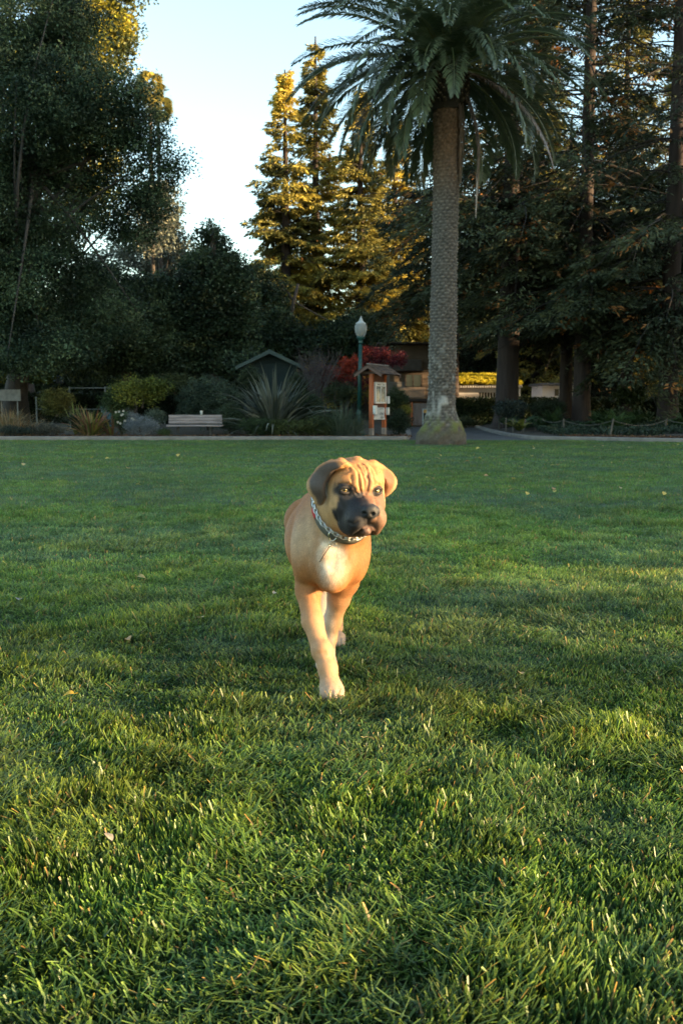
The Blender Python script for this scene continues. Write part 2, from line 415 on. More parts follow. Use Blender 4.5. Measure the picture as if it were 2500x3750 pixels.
def redwood(base, H, r0, Rm, z0, nb, dens, cols, label, seed, group='redwoods', lean=(0, 0), fl=.20, prof=1.0, topz=None, keepleaf=None, name='redwood_tree', cat='redwood'):
    rg = np.random.default_rng(seed); base = np.array(base, float)
    t = empty(name, base); tag(t, label, cat, group)
    # trunk: buttressed foot, furrowed bark
    n, ns = 26, 22; zz = np.concatenate([np.linspace(0, 2.2, 9), np.linspace(2.8, H, 17)]); th = np.arange(ns) * 2 * math.pi / ns
    V = []
    for z in zz:
        r = r0 * (1 - .93 * z / H) * (1 + .45 * math.exp(-z / .45)) + .01
        pts = np.column_stack([np.cos(th), np.sin(th), np.full(ns, z * .12)]) * 2
        rr = r * (1 + .22 * (noise(pts + seed * 7, 1.6, seed) - .5) + .10 * (noise(pts * 3 + seed, 1.5, seed + 1) - .5))
        V.append(np.column_stack([np.cos(th) * rr + lean[0] * z / H, np.sin(th) * rr + lean[1] * z / H, np.full(ns, z - .1)]))
    i = np.arange(n - 1)[:, None] * ns; j = np.arange(ns)[None, :]; k = (j + 1) % ns
    F = np.stack([i + j, i + k, i + ns + k, i + ns + j], -1).reshape(-1, 4)
    mesh_np('trunk', np.concatenate(V), [F], bark_red, None, t, True)
    br = MB(); PP, DD, LL, WW = [], [], [], []
    for b in range(nb):
        zr = rg.random() ** 1.05; z = z0 + (H * .985 - z0) * zr
        env = (1 - zr) ** .72 * (1 - .25 * math.exp(-zr * 8)) if prof == 1 else min(1, (1 - zr) * prof) ** .8
        L = max(.35, Rm * env * rg.uniform(.55, 1.12)); a = rg.uniform(0, 2 * math.pi)
        d = np.array([math.cos(a), math.sin(a), 0]); up = rg.uniform(-.12, .28) * (1 + zr); dr = rg.uniform(.25, .6) * (1.1 - zr)
        q = np.linspace(0, 1, 6)[:, None]
        s = np.array([lean[0] * z / H, lean[1] * z / H, z])
        C = s + d * L * q + np.array([0, 0, 1.0]) * L * (up * q - dr * q * q) + np.cumsum(rg.normal(0, .035 * L, (6, 3)), 0) * q
        br.tube(C, np.linspace(.012 + .006 * L, .004, 6), 4, cap=False)
        m = int(dens * L * rg.uniform(.6, 1.2)); tt = rg.random(m) ** .75 * .9 + .1
        ii = np.clip(tt * 5, 0, 4.999); i0 = ii.astype(int); f = (ii - i0)[:, None]; pc = C[i0] * (1 - f) + C[i0 + 1] * f
        side = np.array([-d[1], d[0], 0]); sg = rg.choice([-1, 1], m); off = rg.random(m) * (.10 + .26 * L * np.sin(np.clip(tt, 0, 1) * math.pi * .9))
        # foliage hangs in separate sprays
        off *= .55 + .9 * noise(np.column_stack([tt * L * 2.2 + b * 3.1, sg * 2.0, np.zeros(m)]), 1.0, seed)
        p = pc + side * (sg * off)[:, None]; p[:, 2] -= off * .35 + rg.random(m) * .12
        PP.append(p); DD.append(d * .8 + side * sg[:, None] * .7 + np.array([0, 0, -.45]) + rg.normal(0, .35, (m, 3)))
        LL.append(fl * rg.uniform(.6, 1.4, m)); WW.append(fl * .30 * rg.uniform(.6, 1.4, m))
    P, D_, L_, W_ = map(np.concatenate, (PP, DD, LL, WW))
    if keepleaf is not None:
        k = keepleaf(P + base); P, D_, L_, W_ = P[k], D_[k], L_[k], W_[k]
    V, F = cards(P, D_, L_, W_, rg, .8)
    lc = leafcol(P, cols, rg, .5, seed); dead = noise(P + seed, 1.5, seed + 5) > (.80 if cols[-1][0] < .2 else .93); lc[dead] = np.array([.34, .15, .045]) * rg.uniform(.6, 1.4, (dead.sum(), 1))   # rusty sprays, coloured to stand for orange sun glints
    mesh_np('crown', V, [F], leafmat(), np.repeat(lc, 4, 0), t)
    br.build('branches', mat('bark_black', (.022, .018, .015), .95, attr=False), t, local=True)
    return t

def straps(name, base, n, L, Wd, elev, droop, cols, label, cat='plant', group=None, seed=1, spread=.15, seg=7, az=None, fold=.25, part=None):
    """a clump of long narrow leaves, each a tapering folded ribbon that bends over"""
    rg = np.random.default_rng(seed); base = np.array(base, float); b = MB(); cols = np.array(cols, float)
    for k in range(n):
        a = rg.uniform(0, 2 * math.pi) if az is None else rg.uniform(*az); e = math.radians(rg.uniform(*elev)); l = rg.uniform(*L); dr = math.radians(rg.uniform(*droop))
        s = base + np.array([math.cos(a), math.sin(a), 0]) * spread * rg.random()
        P = [s]; 
        for j in range(seg):
            t = (j + .5) / seg; ee = e - dr * t ** 1.7
            P.append(P[-1] + l / seg * np.array([math.cos(a) * math.cos(ee), math.sin(a) * math.cos(ee), math.sin(ee)]))
        P = np.array(P); tt = np.linspace(0, 1, seg + 1); w = rg.uniform(*Wd) * np.clip(np.minimum(.65 + tt * 1.6, (1 - tt) * 2.6), .03, 1) * .5
        tw = rg.normal(0, .5); sd = np.array([-math.sin(a), math.cos(a), 0]) * math.cos(tw) + np.array([0, 0, 1]) * math.sin(tw) * .6
        V = np.concatenate([P - sd * w[:, None], P - np.array([0, 0, 1]) * (w * fold)[:, None], P + sd * w[:, None]]); m = seg + 1
        q = np.arange(seg); F = np.concatenate([np.column_stack([q + u * m, q + 1 + u * m, q + 1 + (u + 1) * m, q + (u + 1) * m]) for u in (0, 1)])
        c = cols[rg.integers(len(cols))] * rg.uniform(.7, 1.3); b.add(V, F, c)
    o = b.build(name, leafmat(), None, base=base); tag(o, label, cat, group); return o

def shrub(name, px, py, Y, rx, ry, cols, label, group=None, seed=1, leaf=.06, n=None, cat='shrub', depth=None, lobes=None, cr=.12, per=40, droop=0, aspect=.5, stem=True, z0=None, dens=1.0):
    """bush centred where the photo shows it, sizes given in photo pixels at its own depth"""
    s = Y / F_PX; c = at(px, py, Y); rx, ry = rx * s, ry * s; ry_ = depth or rx * .8
    zg = max(c[2] - ry, .1); base = (c[0], Y, zg if z0 is None else z0)
    if lobes is None:
        rg = np.random.default_rng(seed + 99)
        lobes = [((c[0], Y, c[2]), (rx * .86, ry_ * .86, ry * .92))]
        for k in range(6):
            a = rg.uniform(-1, 1); b_ = rg.uniform(-.3, .7) * (1 - abs(a) * .6)
            lobes.append(((c[0] + a * rx * .62, Y + rg.uniform(-.5, .4) * ry_, c[2] + b_ * ry * .7), (rx * .42, ry_ * .42, ry * .42)))
    area = rx * ry * 4; nn = n or int(dens * 260 * area ** .8 * (.1 / max(cr, .05)) ** 1.0) + 30
    return broadleaf(name, base, lobes, nn, per, cr, leaf, cols, .03 if stem else 0, label, cat, group, seed, shell=.45, limbs=14, part='foliage', aspect=aspect, droop=droop, top=(c[0], Y, c[2] + ry * .3))
# ------------------------------------------------------------------ the shade: unseen tall trees placed out to the right, between the low sun and the park
PV = np.array([-SY, SX]); SV = np.array([SX, SY])
SUNGAPS = []           # (point, sideways radius, height radius): leaves left out along sun rays to light chosen spots
def opening(p, rp, rz): SUNGAPS.append((np.array(p, float), rp, rz))
def open_leaf(Q):
    k = np.ones(len(Q), bool); pq = Q[:, :2] @ PV; tq = Q[:, :2] @ SV
    for T, rp, rz in SUNGAPS:
        zr = T[2] + (tq - T[:2] @ SV) * TE
        k &= (((pq - T[:2] @ PV) / rp) ** 2 + ((Q[:, 2] - zr) / rz) ** 2 > 1) | (tq < T[:2] @ SV + 1.0)
    # leaves left out low and wide so sun reaches near lawn and dog
    z0 = (tq + .5) * TE
    edge = 2.35 + 1.1 * (fbm(np.column_stack([pq, Q[:, 2] * .5]), .7, 8, 2) - .5) + .85 * smooth01(.03, .2, Q[:, 2] - z0)
    k &= ~((pq < edge) & (Q[:, 2] < z0 + 1.15 + .5 * noise(np.column_stack([pq, pq * 0]), 1.3, 4)) & (Q[:, 2] > 1.5))
    return k
def shade_tree(p, t, H, R, seed):
    q = PV * p + SV * t; rg = np.random.default_rng(seed)
    lobes = [((q[0], q[1], H * .50), (R, R, H * .5))]
    for k in range(7):
        a = rg.uniform(0, 6.28); lobes.append(((q[0] + math.cos(a) * R * .5, q[1] + math.sin(a) * R * .5, rg.uniform(.15, .8) * H), (R * .6, R * .6, H * .2)))
    broadleaf('shade_tree', (q[0], q[1], 0), lobes, 900, 24, .8, .55, [(.03, .05, .02), (.05, .07, .03)], .45,
              'tall dense dark evergreen out of view on the sunset side, shaped to shade the park', 'tree', 'shade trees on the sunset side', seed, keepleaf=open_leaf, shell=.2, limbs=10)
opening(at(1400, 1288, 33.5), 1.3, .52)
opening(at(1730, 1388, 49.6), 4.2, .95)
opening(at(130, 1378, 39), .8, .3); opening(at(60, 1385, 39), .5, .2)
opening(at(1880, 1225, 40), .7, .6); opening(at(2150, 780, 38), .5, .5); opening(at(2320, 1340, 46), 1.5, .9); opening(at(2060, 700, 40), .8, .9); opening(at(2110, 1130, 39), .6, .6); opening(at(2400, 560, 36), .8, 1.5); opening(at(2280, 500, 40), .8, 1.2); opening(at(1930, 860, 41), .7, .7)
opening(at(1950, 1150, 42), .4, .4); opening(at(1960, 60, 38), .7, 1.2); opening(at(2200, 250, 38), .6, 1.0); opening(at(640, 380, 33), .3, .6); opening(at(300, 1200, 38), .3, .8)
for q_ in ((1760, 640, 44, .9), (1900, 700, 41, .8), (1820, 950, 42, .7), (2030, 420, 40, .9), (2240, 640, 39, .8), (2390, 760, 36, .7), (2420, 300, 36, 1.0), (1990, 250, 39, .9), (2330, 1080, 38, .6), (2180, 930, 38, .6)):
    opening(at(q_[0], q_[1], q_[2] - 1.5), q_[3], q_[3])
for i, (p, t, H, R) in enumerate(((7.5, 44, 27, 5.5), (-2.5, 46, 25, 5.2), (15, 47, 28, 6), (23, 44, 29, 6), (31, 47, 30, 6), (38, 44, 29, 6), (43, 47, 24, 4.6), (52, 45, 18.5, 5.5), (59, 47, 17, 5.5), (11, 52, 23, 5), (19, 53, 24, 5), (27, 53, 26, 5), (35, 53, 25, 5))):
    shade_tree(p, t, H, R, 300 + i)

def lob(px, py, rx, ry, Y, d=None):
    s = Y / F_PX; return (tuple(at(px, py, Y)), (rx * s, (d or (rx + ry) / 2 * .8) * s, ry * s))
DK = [(.014, .026, .014), (.030, .050, .026), (.060, .088, .042)]
OAK = [(.014, .028, .016), (.034, .060, .032), (.075, .112, .056)]
RW = [(.022, .030, .017), (.046, .060, .030), (.092, .104, .046)]
RWL = [(.075, .085, .028), (.20, .18, .045), (.62, .50, .10)]  # redwood foliage again, with golden sunlight put into the colour

# the big evergreen oak
Yo = 33
oak_l = [lob(215, 960, 130, 120, Yo + 1), lob(300, 1010, 110, 80, Yo + 2), lob(250, 110, 130, 120, Yo), lob(120, 40, 200, 120, Yo), lob(300, 620, 150, 120, Yo + 1.5), lob(480, 800, 140, 110, Yo + 2), lob(60, 1280, 260, 110, Yo - .5), lob(60, 420, 300, 230, Yo), lob(230, 350, 200, 160, Yo - 1), lob(400, 420, 160, 150, Yo), lob(520, 460, 100, 110, Yo), lob(570, 590, 110, 60, Yo + .5), lob(620, 600, 75, 28, Yo), lob(470, 330, 80, 60, Yo),
         lob(130, 760, 260, 210, Yo + 1), lob(520, 700, 130, 75, Yo + 1), lob(40, 1050, 200, 260, Yo), lob(330, 1180, 190, 130, Yo + 2), lob(150, 1250, 220, 110, Yo + 1), lob(-120, 800, 250, 400, Yo), lob(30, 190, 200, 120, Yo)]
def oak_keep(c):
    return ~(((c[:, 0] - at(250, 730, Yo)[0]) / .55) ** 2 + ((c[:, 2] - at(250, 730, Yo)[2]) / .7) ** 2 < 1) | (np.random.default_rng(5).random(len(c)) < .25)
broadleaf('oak_tree', (at(60, 1580, 36)[0], 36, .15), oak_l, 2700, 88, .42, .105, OAK, .42, 'huge dark evergreen oak with bare grey inner limbs over the left garden bed', 'tree', None, 21, bark_grey, limbs=46, top=at(120, 500, Yo), keep=oak_keep, shell=.45)
# tree above the oak, sunlit gold put into its leaf colours
broadleaf('tall_tree', (at(90, 1580, 46)[0], 46, .2), [lob(120, 60, 240, 220, 46), lob(300, 80, 130, 170, 46), lob(400, 60, 90, 150, 46), lob(430, 160, 60, 110, 47), lob(455, 110, 40, 90, 47), lob(300, -200, 300, 200, 46), lob(390, 260, 40, 50, 46), lob(200, 500, 250, 400, 48)],
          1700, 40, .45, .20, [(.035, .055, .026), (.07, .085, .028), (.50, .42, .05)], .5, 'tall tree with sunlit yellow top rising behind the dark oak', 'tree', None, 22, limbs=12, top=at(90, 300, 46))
broadleaf('pale_tree', (at(600, 1580, 62)[0], 62, .2), [lob(570, 800, 80, 150, 54), lob(600, 780, 70, 120, 62), lob(560, 900, 120, 130, 62), lob(640, 950, 90, 100, 62), lob(480, 980, 160, 120, 62), lob(650, 1080, 120, 160, 62)],
          760, 34, .42, .20, [(.06, .075, .06), (.10, .115, .09), (.14, .14, .10)], .3, 'pale grey-green feathery tree far behind the right edge of the oak', 'tree', None, 23, limbs=20, bark=bark_grey)
broadleaf('evergreen_tree', (at(790, 1560, 38)[0], 38, .2), [lob(905, 1330, 50, 45, 36), lob(780, 1090, 130, 230, 38), lob(720, 1180, 150, 170, 38), lob(850, 1080, 75, 150, 38), lob(770, 900, 50, 70, 38), lob(772, 850, 22, 45, 38), lob(880, 1220, 60, 120, 38), lob(730, 1000, 60, 70, 38), lob(650, 1200, 110, 150, 38), lob(800, 1310, 160, 80, 38)],
          1500, 44, .30, .13, DK, .3, 'rounded dark evergreen with a small spire top standing left of the green shed', 'tree', None, 24, limbs=20)
broadleaf('dark_tree', (at(470, 1560, 37)[0], 37, .2), [lob(450, 1200, 170, 140, 37), lob(560, 1130, 110, 130, 38), lob(380, 1060, 120, 90, 38), lob(560, 1290, 150, 90, 37), lob(330, 1330, 150, 60, 37)],
          950, 44, .30, .13, DK, .3, 'low spreading dark tree filling the gap beneath the oak', 'tree', None, 25, limbs=24)
# fan palms glimpsed past the oak
def fan_palm(px, py, Y, R, label, seed):
    rg = np.random.default_rng(seed); top = at(px, py, Y); base = np.array([top[0], Y, .2]); t = empty('fan_palm', base); tag(t, label, 'palm tree', 'fan palms behind the oak')
    MB().tube([base, (base + top) / 2, top], [.13, .11, .10], 10).build('trunk', bark_dark, t, True)
    b = MB()
    for k in range(46):
        a = rg.uniform(0, 6.28); e = rg.uniform(-1.2, 1.1); d = np.array([math.cos(a) * math.cos(e), math.sin(a) * math.cos(e), math.sin(e)]); c = top + d * R * .45
        s = np.cross(d, rg.normal(0, 1, 3)); s /= np.linalg.norm(s); col = np.array([.26, .22, .05]) * rg.uniform(.6, 1.3)
        b.tube([top, c], .015, 3, col, cap=False)
        for f in np.linspace(-1.2, 1.2, 15):
            dd = d * math.cos(f) + s * math.sin(f); ln = R * .6 * (1 - .15 * abs(f)); w = np.cross(dd, np.cross(d, s)) * .03
            b.quad(c, c + dd * ln * .6 + w, c + dd * ln + np.array([0, 0, -.15 * R]), c + dd * ln * .6 - w, col)
    b.build('fronds', leafmat(), t)
fan_palm(548, 318, 56, 1.0, 'yellow sunlit fan palm head, the higher one peeking past the oak', 31)
fan_palm(578, 388, 58, .95, 'yellow sunlit fan palm head, the lower one at the edge of the oak', 32)

# redwoods in the middle distance, their golden sunlight partly in the leaf colour
def rwbase(px, Y): return np.array([at(px, 1500, Y)[0], Y, .2])
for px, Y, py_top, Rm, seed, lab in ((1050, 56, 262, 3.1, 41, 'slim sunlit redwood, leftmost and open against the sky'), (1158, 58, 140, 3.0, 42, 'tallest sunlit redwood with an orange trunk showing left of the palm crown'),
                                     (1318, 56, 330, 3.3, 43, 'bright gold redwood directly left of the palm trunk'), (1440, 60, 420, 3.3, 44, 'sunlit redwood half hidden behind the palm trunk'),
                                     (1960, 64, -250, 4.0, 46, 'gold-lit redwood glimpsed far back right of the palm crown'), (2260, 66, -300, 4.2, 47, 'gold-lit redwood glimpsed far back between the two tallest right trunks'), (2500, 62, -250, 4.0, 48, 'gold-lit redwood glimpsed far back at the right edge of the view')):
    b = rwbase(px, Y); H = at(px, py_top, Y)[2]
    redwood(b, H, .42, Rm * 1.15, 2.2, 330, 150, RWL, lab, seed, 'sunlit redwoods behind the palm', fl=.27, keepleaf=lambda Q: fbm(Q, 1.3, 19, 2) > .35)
broadleaf('cypress', (at(980, 1500, 52)[0], 52, .2), [lob(980, 1180, 90, 180, 52), lob(940, 1040, 50, 90, 52), lob(1030, 1250, 110, 100, 52), lob(1180, 1260, 150, 70, 52), lob(1330, 1230, 140, 90, 52)],
          800, 40, .36, .17, DK, .25, 'dark cypress thicket behind the green shed roof', 'tree', None, 45, limbs=16)
# the dark redwoods on the right
def rw_keep(Q):
    k = open_leaf(Q) & ~((Q[:, 2] < 3.5) & (Q[:, 0] < 8.6) & (Q[:, 1] > 30)) & ~((Q[:, 2] < 3.3) & (Q[:, 1] > 39.5)); g = fbm(Q, .85, 17, 3); k &= g > .40 + .145 * smooth01(6, 12, Q[:, 2]) - .10 * (Q[:, 2] < 5)
    return k
for px, Y, H, r0, Rm, z0, nb, seed, lab, kk in (
    (1857, 40, 24, .46, 5.2, 6.6, 250, 51, 'dark redwood with thick black trunk beside the yellow roof', 0),
    (2128, 38, 31, .32, 5.2, 3.4, 300, 52, 'tall dark redwood whose trunk stands in the middle of the fern bed', 0),
    (2442, 35.5, 30, .34, 4.6, 3.6, 260, 53, 'rightmost dark redwood behind the rope fence', 0),
    (2068, 43, 13, .30, 4.8, 4.0, 210, 54, 'dark redwood half hidden just left behind the fern bed redwood', 0),
    (1650, 47, 15.5, .38, 4.2, 5.6, 220, 55, 'dark redwood rising directly behind the palm trunk', 0),
    (2290, 43, 12.5, .24, 5.2, 4.5, 230, 56, 'redwood standing back between the two right trunks', 0),
    (2640, 42, 13, .36, 5.2, 3.0, 220, 57, 'redwood cut off by the right edge of the view', 0),
    (1480, 68, 15, .38, 4.8, 2.6, 190, 58, 'small dark redwood behind the brown house', 0)):
    redwood(rwbase(px, Y), H, r0, Rm, z0, nb, 150, RW, lab, seed, 'dark redwoods on the right', fl=.22, prof=1.9, keepleaf=rw_keep)
# woodland beyond the park
for i, (px, Y, rx, py, ry) in enumerate(((-250, 74, 260, 1280, 180), (60, 80, 220, 1260, 170), (330, 74, 200, 1240, 190), (640, 82, 200, 1260, 150), (950, 78, 200, 1330, 120), (1230, 84, 200, 1320, 130), (1560, 80, 220, 1220, 220), (1850, 78, 220, 1150, 280), (2130, 84, 240, 1100, 330), (2420, 78, 240, 1080, 340), (2750, 82, 260, 1120, 300))):
    broadleaf('background_tree', (at(px, 1500, Y)[0], Y, 0), [lob(px, py, rx, ry, Y), lob(px - rx * .5, py + ry * .4, rx * .6, ry * .6, Y), lob(px + rx * .5, py + ry * .3, rx * .6, ry * .6, Y)], 620, 34, .75, .36,
              [(.05, .07, .03), (.11, .12, .035), (.20, .17, .05)], .3, 'mid green park tree in the sunny row beyond the gardens', 'tree', 'background trees', 70 + i, limbs=8)
# ------------------------------------------------------------------ the date palm
def build_palm():
    rg = np.random.default_rng(77); Yp = 25.0; s = Yp / F_PX
    base = np.array([at(1613, 1620, Yp)[0], Yp, 0.0]); topc = at(1640, 262, Yp); ztop = at(1622, 385, Yp)[2]
    palm = empty('date_palm', base); tag(palm, 'tall date palm with scaly grey trunk and mossy swollen foot at the lawn edge', 'palm tree')
    # trunk: swollen foot then scales left by old fronds
    ns = 96; zz = np.concatenate([np.linspace(-.05, 1.3, 40), np.arange(1.32, ztop, .028)]); th = np.arange(ns) * 2 * math.pi / ns
    V = []; C = []
    for z in zz:
        r = .328 + .015 * math.sin(z * .9) 
        if z < 1.25: r = .328 + .29 * (1 - smooth01(.0, .95, z)) ** .8 + .03 * math.exp(-((z - 1.0) / .15) ** 2)
        row = z / .078 + .5 * float(noise(np.array([[z * 3, 0, 0]]), 1, 9)[0]); ph = row * math.pi; 
        u = th * 13 / (2 * math.pi) + .45 * noise(np.column_stack([np.cos(th) * 2, np.sin(th) * 2, np.full(ns, z * 2)]), 1.5, 8)
        a = (u + .5 * (math.floor(row) % 2)) % 1.0; v = (row + .5 * noise(np.column_stack([np.cos(th) * 4, np.sin(th) * 4, np.full(ns, z * 3)]), 1.5, 18)) % 1.0
        scale_h = np.maximum(0, 1 - np.abs(a - .5) * 1.7) * (v ** 1.5)
        wob = noise(np.column_stack([np.cos(th) * 3, np.sin(th) * 3, np.full(ns, z * 6)]), 1.3, 3)
        wob2 = noise(np.column_stack([np.cos(th) * 9, np.sin(th) * 9, np.full(ns, z * 22)]), 1.3, 4)
        amp = .055 * smooth01(.9, 1.6, z)
        rr = r + amp * (scale_h - .4) + .03 * (wob - .5) + .018 * (wob2 - .5) + (.07 * (wob - .5) if z < .6 else 0)
        V.append(np.column_stack([np.cos(th) * rr, np.sin(th) * rr, np.full(ns, z)]))
        c = np.array([.135, .118, .100]) * (.40 + 1.35 * scale_h + .6 * (wob2 - .5))[:, None]
        wt = np.clip(wob * 2.2 - 1.25, 0, .7)[:, None] * float(smooth01(.45, .75, z) * (1 - smooth01(1.2, 3.2, z)))
        c = c * (1 - wt) + np.array([.42, .41, .38]) * wt
        low = float(1 - smooth01(.3, .62, z)); c = c * (1 - low) + np.array([.085, .070, .052]) * (.6 + .8 * wob2[:, None]) * low
        mo = np.clip(wob * 2.2 - .7, 0, 1)[:, None] * float(math.exp(-((z - .48) / .20) ** 2)); c = c * (1 - mo) + np.array([.12, .13, .035]) * mo
        hi = float(smooth01(ztop - 2.6, ztop - .8, z)); c = c * (1 - hi) + np.array([.15, .09, .055]) * (.5 + wob2[:, None]) * hi
        C.append(c)
    n = len(zz); i = np.arange(n - 1)[:, None] * ns; j = np.arange(ns)[None, :]; k = (j + 1) % ns
    F = np.stack([i + j, i + k, i + ns + k, i + ns + j], -1).reshape(-1, 4)
    Vt = np.concatenate(V); Vt[:, 0] += (topc[0] - base[0]) * np.clip(Vt[:, 2] / ztop, 0, 1)
    mesh_np('trunk', Vt, [F], mat('palm_bark', (1, 1, 1), .95, vary=.22, vscale=22, bump=.5, bscale=60), np.concatenate(C), palm, True)
    # pineapple of cut frond bases under the crown
    m = MB(); ctr = np.array([topc[0], Yp, ztop])
    m.tube([ctr + np.array([0, 0, z]) for z in (-.15, .1, .45, .8, 1.1)], [.36, .44, .46, .38, .2], 18, (.035, .026, .018))
    for r_ in range(9):
        z = .0 + r_ * .105; R = .43 + .05 * math.sin(math.pi * min(1, z / .8))
        for q in range(17):
            a = (q + .5 * (r_ % 2)) * 2 * math.pi / 17 + rg.normal(0, .03); d = np.array([math.cos(a), math.sin(a), 0])
            c = ctr + d * (R - .03) + np.array([0, 0, z]); e = c + d * .085 + np.array([0, 0, .05])
            m.tube([c, e], [.042, .034], 6, (.05, .036, .024)); 
            m.tube([e, e + d * .004], [.026, .024], 6, (.20, .16, .10))
    m.build('frond_stubs', mat('palm_stub', (1, 1, 1), .9, vary=.3, vscale=30), palm)
    fm = mat('palm_leaf', (1, 1, 1), .34, spec=.7, trans=.18)
    crown = ctr + np.array([0, 0, .80])
    def frond(a, e0, curl, L, dead=0, roll=0):
        nseg = 22; P = [crown + np.array([math.cos(a), math.sin(a), 0]) * .25 * math.cos(e0)]; T = []
        for j in range(nseg):
            t = (j + .5) / nseg; ee = max(e0 - curl * t ** 1.15, -1.62); aa = a + roll * t
            d = np.array([math.cos(aa) * math.cos(ee), math.sin(aa) * math.cos(ee), math.sin(ee)]); T.append(d); P.append(P[-1] + d * L / nseg)
        P = np.array(P); T.append(T[-1]); T = np.array(T); b = MB()
        side = np.array([-math.sin(a), math.cos(a), 0.0])
        if dead: rc, lc = (.16, .11, .07), np.array([.15, .105, .07])
        else: rc, lc = (.13, .15, .05), np.array([.092, .122, .066]) * rg.uniform(.8, 1.25) + np.array([.012, .010, 0]) * rg.random()
        b.tube(P, np.linspace(.030, .006, nseg + 1), 5, rc, cap=False)
        nl = 128; ts = np.linspace(.10, .995, nl); ii = ts * nseg; i0 = np.clip(ii.astype(int), 0, nseg - 1); f = (ii - i0)[:, None]
        p = P[i0] * (1 - f) + P[i0 + 1] * f; tg = T[i0]; nrm = np.cross(tg, side); nrm /= np.linalg.norm(nrm, axis=1)[:, None]; nrm *= np.where(nrm[:, 2:3] < 0, -1, 1) if e0 > -.4 else 1
        prof = .56 * np.clip(np.minimum(.35 + ts * 2.6, (1.12 - ts) * 2.4), 0, 1) * (.55 if dead else 1)
        for sg in (-1, 1):
            jit = rg.normal(0, .10, (nl, 3))
            fw = (.55 + .75 * ts)[:, None]
            d = tg * fw + side * sg * .95 + nrm * (.38 if not dead else -.2) + jit; d /= np.linalg.norm(d, axis=1)[:, None]
            d2 = d + np.array([0, 0, -.55 if not dead else -1.5]); d2 /= np.linalg.norm(d2, axis=1)[:, None]
            ln = (prof * rg.uniform(.85, 1.1, nl))[:, None]; w = np.cross(d, nrm + side * sg * .3); w /= np.linalg.norm(w, axis=1)[:, None]; w *= .019
            mid = p + d * ln * .55; tip = mid + d2 * ln * .45
            V = np.stack([p, mid + w, tip, mid - w], 1).reshape(-1, 3); q = np.arange(nl) * 4
            col = np.repeat(lc * rg.uniform(.75, 1.3, (nl, 1)), 4, 0); b.add(V, np.column_stack([q, q + 1, q + 2, q + 3])); b.C[-1] = col
        return b.build('frond', fm, palm)
    N = 98; ga = math.pi * (3 - math.sqrt(5))
    for k in range(N - 5):
        t = k / (N - 6); e0 = 1.42 - 1.95 * t ** .9 + rg.normal(0, .07); a = k * ga + rg.normal(0, .12)
        if t > .60 and math.sin(a) < -.25 and rg.random() < .86: continue
        frond(a, e0, rg.uniform(1.05, 1.4) + .2 * (1 - t), rg.uniform(3.65, 4.15) * (1 - .24 * max(0, t - .45) / .55), 0, rg.normal(0, .12))
    for a, e0, L in ((-.42, -.35, 3.6), (-.55, -1.12, 2.7), (-.30, -1.0, 3.6)):
        tag(frond(a, e0, 1.0, L, 1), 'dead tan frond hanging down')
    for a, e0, L in ((-1.95, .05, 2.9), (-1.62, .30, 3.1), (-1.38, .55, 3.0), (-2.25, .15, 3.2), (-2.55, .25, 3.5), (-1.0, .35, 3.3), (-2.0, .75, 3.3), (-1.2, .9, 3.4)):
        tag(frond(a, e0, 1.75, L, 0), None)
    # a ring of bare earth round its foot
    th = np.linspace(0, 2 * math.pi, 60, endpoint=False); R = .82 + .16 * noise(np.column_stack([np.cos(th), np.sin(th)]), 3, 5)
    V = np.vstack([[base[0], Yp, .006], np.column_stack([base[0] + np.cos(th) * R * 1.1, Yp + np.sin(th) * R, np.full(60, .006)])])
    q = np.arange(60); tag(mesh_np('soil_ring', V, [np.column_stack([0 * q, q + 1, (q + 1) % 60 + 1])], mulch), kind='structure')
build_palm()
